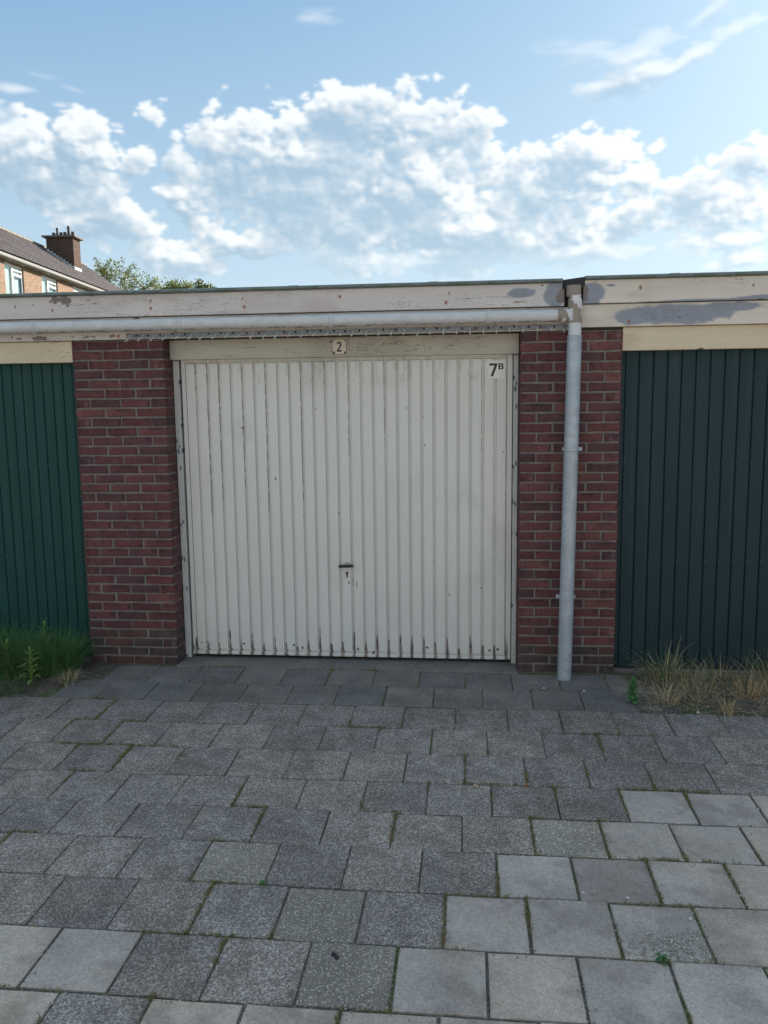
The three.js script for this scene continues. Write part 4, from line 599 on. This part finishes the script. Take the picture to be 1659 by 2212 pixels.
// ---------------------------------------------------------------- the terrace of flats beyond
{
  const H = thing('apartment_house', 'orange brick house with grey tiled roof and big chimney beyond the garages', 'house', [-18.21, 0, -25.97], rad(4.7));
  const S0 = -9, S1 = 17.9, EY = 7.93, RXr = -3.5, RYr = 10.33, WX = -.3;
  const bt = (cols, mort, seed) => tex(512, 512, (u, v) => { // 1.1 m wide, 5 bricks; 0.96 m tall, 15 courses
    const row = Math.floor(v * 15), fy = v * 15 - row, x = u * 5 + (row % 2) * .5, col = Math.floor(x), fx = x - col, id = h2(wrapI(col, 5), row, seed), f = h2(Math.floor(u * 512), Math.floor(v * 512), seed); const j = fy < .17 || fx < .05; const c = j ? mort : mix3(cols[0], cols[1], id).map((q) => q * mix(.8, 1.15, h2(col % 5, row, seed + 3))); return [...c.map((q) => q * mix(.88, 1.12, f)), j ? .2 : .8]; });
  const wallM = textured(bt([[.28, .19, .135], [.22, .148, .108]], [.25, .21, .17], 201), { bumpScale: .008, roughness: .95 }), chM = textured(bt([[.095, .058, .044], [.06, .04, .034]], [.085, .065, .055], 205), { bumpScale: .008, roughness: .95 });
  const bu = (g, a = 1.1, b = .96) => { g = boxUV(g, 1); const u = g.attributes.uv; for (let i = 0; i < u.count; i++) u.setXY(i, u.getX(i) / a, u.getY(i) / b); return g; };
  const white = mat({ color: L(.72, .73, .74), roughness: .5 }), zn = mat({ color: L(.48, .52, .56), roughness: .6 });
  // windows: openings from s0 to s1; wall built as piers between them, bands above and below
  const wins = [[-6.3, -4.6, 0], [-2.7, -1.0, 0], [0.9, 2.58, 0], [4.33, 6.05, 0], [7.9, 9.64, 1], [11.5, 13.2, 1]], wy0 = 6.33, wy1 = 7.70;
    const wall = [box(WX - .3, WX, 0, wy0, -S1, -S0), box(WX - .3, WX, wy1, EY - .12, -S1, -S0)]; let s = S0; for (const [a, b] of [...wins, [S1, S1]]) { wall.push(box(WX - .3, WX, wy0, wy1, -a, -s)); s = b; }
  const gable = new THREE.Shape(); gable.moveTo(-.3, 0); gable.lineTo(-6.45, 0); gable.lineTo(-6.45, 7.8); gable.lineTo(-3.5, 10.1); gable.lineTo(-.3, 7.8); gable.closePath();
  for (const z of [-S1 + .02, -S0 - .27]) { const g = new THREE.ExtrudeGeometry(gable, { depth: .25, bevelEnabled: false }); g.translate(0, 0, z); wall.push(g); }
  wall.push(box(-6.75, -6.455, 0, 7.75, -S1, -S0));
  mesh('wall', bu(mergeGeometries(wall.map((g) => g.index ? g.toNonIndexed() : g))), wallM, H);
  const glass = new THREE.MeshPhysicalMaterial({ color: L(.9, .96, .95), roughness: .02, transmission: 1, thickness: 0, ior: 1.5 }), curtain = mat({ color: L(.55, .64, .62), roughness: .95 }), blueF = mat({ color: L(.12, .16, .26), roughness: .5 });
  for (const [a, b, flip] of wins) {
    const f = .075, xF = WX - .06, m = flip ? mix(a, b, .5) : mix(a, b, .47), w = [], z = (q) => -q;
    const fr = (s0, s1, y0, y1, d = .0) => rbox(xF - .07 + d, xF + d, y0, y1, -s1, -s0, .006);
    const W = mesh('window', mergeGeometries([fr(a, b, wy1 - f, wy1), fr(a, b, wy0, wy0 + f), fr(a, a + f, wy0 + f, wy1 - f), fr(b - f, b, wy0 + f, wy1 - f), fr(m - .06, m + .06, wy0 + f, wy1 - f), ]), white, H);
    const [p0, p1] = flip ? [a + f, m - .06] : [m + .06, b - f];           // the side with the small upper vents
    mesh('vent_bar', fr(p0, p1, wy1 - .40, wy1 - .33, .004), white, W); mesh('vent_bar', fr(p0, p1, wy1 - .22, wy1 - .16, .004), white, W);
    mesh('sash', mergeGeometries([fr(p0, p1, wy1 - .47, wy1 - .405, .006), fr(p1 - .07, p1, wy0 + f, wy1 - .472, .006), fr(p0, p0 + .05, wy0 + f, wy1 - .472, .006)]), blueF, W);
    mesh('pane', box(xF - .045, xF - .037, wy0 + f, wy1 - f, -(m - .06), -(a + f)), glass, W); mesh('pane', box(xF - .045, xF - .037, wy0 + f, wy1 - f, -(b - f), -(m + .06)), glass, W);
    mesh('curtain', box(xF - .11, xF - .095, wy0 - .05, wy1 + .05, -b - .1, -a + .1), curtain, W); mesh('sill', rbox(WX - .02, WX + .06, wy0 - .07, wy0 - .003, -b - .05, -a + .05, .006), zn, W);
  }
  mesh('soffit', box(WX + .002, -.06, EY - .17, EY - .14, -S1, -S0), mat({ color: L(.13, .11, .095) }), H);
  const brackets = []; for (let q = S0 + .4; q < S1; q += 1.2) brackets.push(box(WX + .003, -.08, EY - .195, EY - .172, -q - .03, -q + .03)); const bk = mesh('eave_brackets', mergeGeometries(brackets), mat({ color: L(.3, .29, .27) }), H); bk.userData.kind = 'stuff';
  const gs = new THREE.Shape(); gs.moveTo(-.10, 0); gs.lineTo(-.115, -.13); gs.quadraticCurveTo(0, -.16, .03, -.09); gs.lineTo(.045, .0); gs.lineTo(.03, .0); gs.lineTo(.01, -.09); gs.quadraticCurveTo(-.03, -.13, -.095, -.11); gs.lineTo(-.085, 0); gs.closePath(); const gg = new THREE.ExtrudeGeometry(gs, { depth: S1 - S0, bevelEnabled: false }); gg.translate(0, EY, -S1); mesh('gutter', gg, mat({ color: L(.30, .31, .32), roughness: .5 }), H);
  // roof: deck and overlapping pantiles
  const deck = new THREE.Shape(); deck.moveTo(-.02, EY - .02); deck.lineTo(RXr, RYr - .02); deck.lineTo(2 * RXr + .02, EY - .02); deck.lineTo(2 * RXr + .02, EY - .10); deck.lineTo(RXr, RYr - .14); deck.lineTo(-.02, EY - .10); deck.closePath(); const dg = new THREE.ExtrudeGeometry(deck, { depth: S1 - S0 - .1, bevelEnabled: false }); dg.translate(0, 0, -S1 + .05);
  const roof = mesh('roof', dg, mat({ color: L(.06, .05, .05), roughness: .9 }), H);
  const tileG = (() => { const g = new THREE.PlaneGeometry(.235, .40, 6, 1), p = g.attributes.position; for (let i = 0; i < p.count; i++) { const t = p.getX(i) / .235 + .5; p.setZ(i, .03 * Math.sin(t * Math.PI * 2) + (p.getY(i) < 0 ? .035 : .0)); } g.computeVertexNormals(); return g; })();
  const slope = Math.atan2(RYr - EY, -RXr), Ls = Math.hypot(RYr - EY, RXr), tm = mat({ vertexColors: false, roughness: .75 }), rowsN = Math.floor(Ls / .325), cols = Math.floor((S1 - S0) / .222), inst = new THREE.InstancedMesh(tileG, tm, rowsN * cols * 2); let n = 0; const O = new THREE.Object3D(), cc = new THREE.Color();
  for (const side of [1, -1]) for (let r = 0; r < rowsN; r++) for (let c = 0; c < cols; c++) { const d = .10 + r * .325 + .15; O.position.set(side > 0 ? -d * Math.cos(slope) : 2 * RXr + d * Math.cos(slope), EY + d * Math.sin(slope) + .035, -S1 + .12 + c * .222); O.rotation.set(0, 0, 0); O.rotation.order = 'YXZ'; O.rotation.y = side * Math.PI / 2; O.rotation.x = -(Math.PI / 2 - slope) + rr(-.012, .012); O.updateMatrix(); inst.setMatrixAt(n, O.matrix); const k = rr(.75, 1.3); cc.setRGB(.105 * k, .096 * k, .102 * k); inst.setColorAt(n++, cc); }
  inst.name = 'roof_tiles'; inst.userData.kind = 'stuff'; shade(inst); roof.add(inst);
  const ridge = []; for (let q = S0; q < S1 - .1; q += .36) { const g = new THREE.CylinderGeometry(.11, .125, .38, 10, 1, false, -Math.PI / 2, Math.PI); g.rotateX(-Math.PI / 2); g.rotateZ(0); g.translate(RXr, RYr + .02, -q - .2); ridge.push(g); } const rg = mesh('ridge_tiles', mergeGeometries(ridge), mat({ color: L(.26, .23, .18), roughness: .8 }), roof); rg.userData.kind = 'stuff';
  // chimney
  const cx0 = -3.0, cx1 = -1.57, cz0 = 11.5, cz1 = 12.45, ct = 10.72;
  const ch = mesh('chimney', bu(box(cx0, cx1, 8.2, ct, -cz1, -cz0)), chM, H);
  mesh('chimney_cap', rbox(cx0 - .17, cx1 + .15, ct, ct + .09, -cz1 - .15, -cz0 + .15, .01), mat({ color: L(.13, .11, .10), roughness: .9 }), ch);
  const pm = mat({ color: L(.07, .055, .05), roughness: .8 }); [[-2.72, .22, .085], [-2.53, .48, .065], [-2.33, .23, .085], [-2.12, .24, .085], [-1.92, .56, .075], [-1.70, .25, .085]].forEach(([x, h, r], i) => { const pts = h > .4 ? [[r * 1.3, 0], [r * 1.3, .12], [r, .14], [r * .8, h * .75], [r * 1.15, h * .78], [r * .7, h], [0, h]] : [[r, 0], [r * 1.05, h], [r * .8, h], [r * .75, h * .4], [0, h * .4]]; const g = new THREE.LatheGeometry(pts.map(([a, b]) => new THREE.Vector2(a, b)), 14); g.translate(x, ct + .09, -(cz0 + cz1) / 2 + .1); mesh('chimney_pot', g, pm, ch); });
  for (let k = 0; k < 9; k++) { const x0 = cx0 + k * (cx1 - cx0) / 9, x1 = x0 + (cx1 - cx0) / 9, yr = (x) => EY + (-x) * (RYr - EY) / -RXr; mesh('lead_flashing', box(x0 + .002, x1, yr(x1) - .02, yr(x0) + .14, -cz0 + .004, -cz0 + .016), zn, ch); }
  mesh('lead_flashing', box(cx1 + .004, cx1 + .016, 8.9, 9.12 + .1, -cz1, -cz0), zn, ch);
}
// ---------------------------------------------------------------- trees behind
function tree(name, x, z, crowns, count, size, cols, label, seed, trunkR = .16) {
  const q = rng(seed), t = thing(name, label, 'tree', [0, 0, 0], 0, 'trees beyond the garages'), P = [], C = [], wood = [], low = Math.min(...crowns.map((c) => c[1] - c[4]));
  wood.push(rod([x, -.1, z], [x + .2, low + .6, z], trunkR, 10, trunkR * .6));
  for (const [cx, cy, cz, rx, ry, rz] of crowns) {
    wood.push(rod([x + .2, low + .5, z], [cx, cy, cz], trunkR * .5, 7, .03));
    const twigs = []; for (let k = 0; k < 46; k++) { const a = q() * 6.283, b = Math.acos(2 * q() - 1), r = Math.pow(q(), .4), e = [cx + rx * r * Math.sin(b) * Math.cos(a) * 1.05, cy + ry * r * Math.cos(b) * 1.08, cz + rz * r * Math.sin(b) * Math.sin(a)]; const m = [mix(cx, e[0], .35), mix(cy, e[1], .2), mix(cz, e[2], .35)]; wood.push(rod(m, e, .016, 4, .005)); twigs.push([m, e]); }
    for (let k = 0; k < count; k++) { const [m, e] = twigs[Math.floor(q() * twigs.length)], f = .25 + .8 * q(), sp = size * 2.4 * (1.3 - f * .5), c0 = [mix(m[0], e[0], f) + (q() - .5) * sp, mix(m[1], e[1], f) + (q() - .5) * sp, mix(m[2], e[2], f) + (q() - .5) * sp]; const u = new THREE.Vector3(q() - .5, q() - .5, q() - .5).normalize(), v = new THREE.Vector3(q() - .5, q() - .5, q() - .5).cross(u).normalize(), s = size * mix(.6, 1.2, q()); const c = cols[Math.floor(q() * cols.length)].map((a) => a * mix(.75, 1.25, q()));
      const pt = (a, b) => [c0[0] + u.x * a * s + v.x * b * s, c0[1] + u.y * a * s + v.y * b * s, c0[2] + u.z * a * s + v.z * b * s]; const A = pt(-.5, 0), B = pt(0, .28), D = pt(.5, 0), E2 = pt(0, -.28); P.push(...A, ...B, ...D, ...A, ...D, ...E2); for (let i = 0; i < 6; i++) C.push(...c); }
  }
  mesh('trunk', mergeGeometries(wood.map((g) => g.index ? g.toNonIndexed() : g)), mat({ color: L(.10, .08, .06), roughness: .9 }), t);
  const g = new THREE.BufferGeometry(); g.setAttribute('position', new THREE.Float32BufferAttribute(P, 3)); g.setAttribute('color', new THREE.Float32BufferAttribute(C, 3)); g.computeVertexNormals(); mesh('crown', g, new THREE.MeshPhysicalMaterial({ vertexColors: true, roughness: .7, side: THREE.DoubleSide, transmission: .5, thickness: 0 }), t);
}
const far = (px, py, d) => { const t = Math.tan(rad(64.1 / 2)), v = new THREE.Vector3((px / 1659 * 2 - 1) * t * .75, (1 - py / 2212 * 2) * t, -1).applyEuler(camera.rotation); v.multiplyScalar(d / Math.hypot(v.x, v.z)); return [v.x + .0234, v.y + 1.858, v.z + 5.37]; };
{
  const c = (px, py, r, ry = r, d = 62) => { const p = far(px, py, d), k = d / 1770; return [...p, r * k, ry * k, r * k]; };
  const GR = [[.24, .29, .07], [.17, .23, .06], [.32, .34, .11], [.12, .17, .05]];
  tree('birch_tree', far(270, 630, 62)[0], far(270, 630, 62)[2], [c(225, 590, 36, 34), c(268, 600, 48, 42), c(310, 618, 44, 32), c(345, 640, 40, 30), c(205, 620, 36, 40), c(262, 660, 60, 40)], 900, .17, GR, 'airy pale green tree behind the tiled roof', 71);
  const D = [[.09, .15, .04], [.13, .19, .05], [.20, .24, .08]];
  tree('garden_tree', far(385, 650, 52)[0], far(385, 650, 52)[2], [c(370, 622, 26, 20, 52), c(400, 624, 24, 20, 52), c(385, 650, 44, 26, 52)], 800, .14, GR, 'low bushy tree top just over the garage roof', 72, .12);
  tree('garden_tree', far(435, 650, 46)[0], far(435, 650, 46)[2], [c(432, 622, 14, 18, 46), c(452, 626, 15, 12, 46), c(440, 646, 28, 22, 46)], 550, .13, D, 'dark tree top with upright twigs at the end of the trees', 73, .1);
}
renderer.render(scene, camera);
